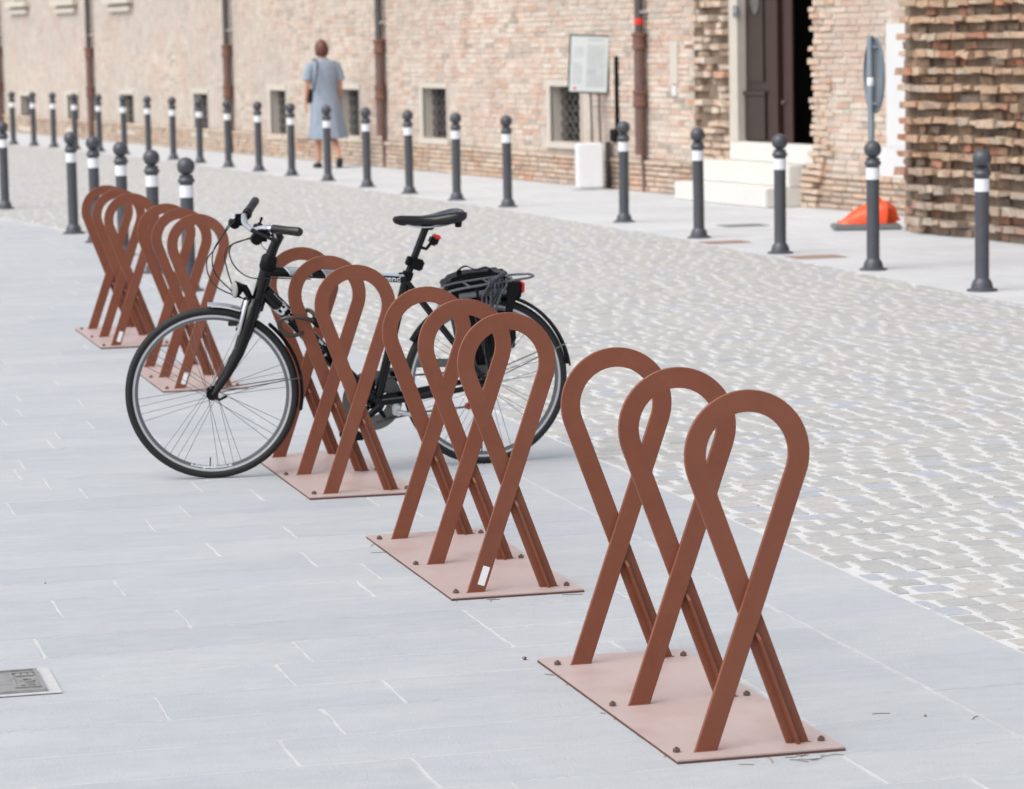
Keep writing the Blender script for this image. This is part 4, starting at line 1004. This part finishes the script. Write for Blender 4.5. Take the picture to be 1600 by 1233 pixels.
# ------------------------------------------------------------------ orange bag on its rubber foot
og = thing('orange_bag', (9.60, 24.72, .052), 'crumpled orange plastic bag lying on a grey foot by the buttress', 'bag', rz=R(-14))
q_ = MB(); rings = []
for i in range(13):
    t = i/12; x = -.26+.50*t
    h = lerp_tab([(0, .02), (.12, .05), (.3, .13), (.5, .17), (.7, .215), (.85, .18), (.95, .10), (1, .03)], t); d = lerp_tab([(0, .05), (.3, .12), (.7, .16), (1, .07)], t); ring = []
    for k in range(16):
        a = math.pi*k/15; nz = noise.noise(Vector((t*6, a*2.2, 4)))*.07+noise.noise(Vector((t*17, a*5, 2)))*.04
        ring.append((x+nz*.6, -d*math.cos(a)*(1+nz*2), max(h*math.sin(a)**.7*(1+nz*3.2), 0)))
    rings.append(ring)
q_.loft(rings); q_.build('sack', 'orange_plastic', og, smooth=True, world=False)
rf = thing('rubber_foot', (9.56, 24.68, 0), 'flat grey rubber foot under the orange bag', 'sign foot', rz=R(-14))
MB().box(-.29, .28, -.17, .17, .001, .05).build('slab', 'rubber_grey', rf, world=False, bevel=.012)

# ------------------------------------------------------------------ covers in the pavements
mh = thing('access_cover', (.66, 8.18, .0015), 'cast iron access cover with raised pattern in the near pavement', 'access cover')
MB().box(-.21, .175, -.168, .162, .0005, .003).build('concrete_frame', 'concrete_rim', mh, world=False)
cp = MB().box(-.175, .138, -.148, .135, .002, .0055).build('plate', 'cast_iron', mh, world=False)
rb = MB()
for x0, x1, y0, y1 in ((-.175, .138, .126, .135), (-.175, .138, -.148, -.139), (.128, .138, -.139, .126), (.058, .066, -.10, .095), (.066, .128, .088, .095), (.066, .128, -.10, -.093)): rb.box(x0, x1, y0, y1, .0055, .0105)
rb.build('raised_rim', 'cast_iron', cp, world=False)
for i in range(7):
    for j in range(6):
        x = -.165+.031*j; y = -.125+.035*i+(.008 if j % 2 else 0)
        if x < .045: MB().box(x, x+.022, y, y+.013, .0055, .0105).build('stud', 'cast_iron', cp, world=False)
for x, y, a, b_ in ((.075, .05, .012, .03), (.093, .05, .012, .03), (.110, .05, .012, .03), (.078, -.075, .010, .035), (.097, -.075, .018, .010), (.097, -.05, .018, .010)): MB().box(x, x+a, y, y+b_, .0055, .010).build('raised_mark', 'cast_iron', cp, world=False)
q_ = MB(); q_.lathe([(.020, .0055), (.020, .010), (.013, .010), (.013, .0056)], 18, (.100, -.01, 0)); q_.build('key_ring', 'cast_iron', cp, world=False)
for i, (x, y, wx_, wy_, mt, lab) in enumerate([(8.80, 25.72, .20, .16, 'rubber_grey', 'dark grey flat cover in the far pavement near the doorway steps'), (7.97, 23.75, .18, .14, 'rusty_iron', 'reddish flat cover between the doorway bollards at the road edge'), (8.05, 21.83, .20, .16, 'rusty_iron', 'reddish brown flat cover beside the bollard before the doorway')]):
    t = thing('flat_cover', (x, y, .0025), lab, 'access cover')
    MB().box(-wx_, wx_, -wy_, wy_, 0, .003).build('plate', mt, t, world=False); MB().box(-wx_*.8, wx_*.8, -wy_*.8, wy_*.8, .003, .005).build('inner_plate', mt, t, world=False)

# ------------------------------------------------------------------ small litter on the near pavement
lit = MB(); random.seed(11)
for k in range(26):
    e = random.choice([(2.12, random.uniform(6.75, 7.9)), (random.uniform(2.15, 2.6), 6.69+random.uniform(-.03, .01)), (2.12, random.uniform(8.95, 10.1)), (random.uniform(2.15, 2.6), 8.93), (random.uniform(2.5, 3.0), random.uniform(6.8, 8.2))])
    a = random.random()*6.3; L_ = random.uniform(.02, .07)
    pts = [Vector((e[0]+math.cos(a)*L_*t+random.uniform(-.006, .006), e[1]+math.sin(a)*L_*t+random.uniform(-.006, .006), .002)) for t in (0, .33, .66, 1)]
    lit.tube(spline(pts, 2), .0009, 4)
tag(lit.build('plant_fluff', 'twig'), 'dry twigs and plant fluff along the edges of the near rack plates', 'litter', kind='stuff')
peb = MB().add([(0, 0, 0)], []); 
for i, (x, y) in enumerate([(2.10, 8.02), (.97, 9.7), (2.86, 7.0)]):
    q_ = MB(); kk = (.8, .4, .45)[i]; q_.lathe([(.002*kk, 0), (.007*kk, .002*kk), (.008*kk, .006*kk), (.005*kk, .010*kk), (.001*kk, .011*kk)], 7); o = thing('pebble', (x, y, .0005), ['small dark pebble at the far corner of the nearest rack plate', 'tiny dark pebble lying on the open pavement slabs', 'tiny pebble on the pavement right of the nearest rack'][i], 'pebble', 'pebbles on the pavement'); q_.build('stone', 'bolt_steel', o, world=False)
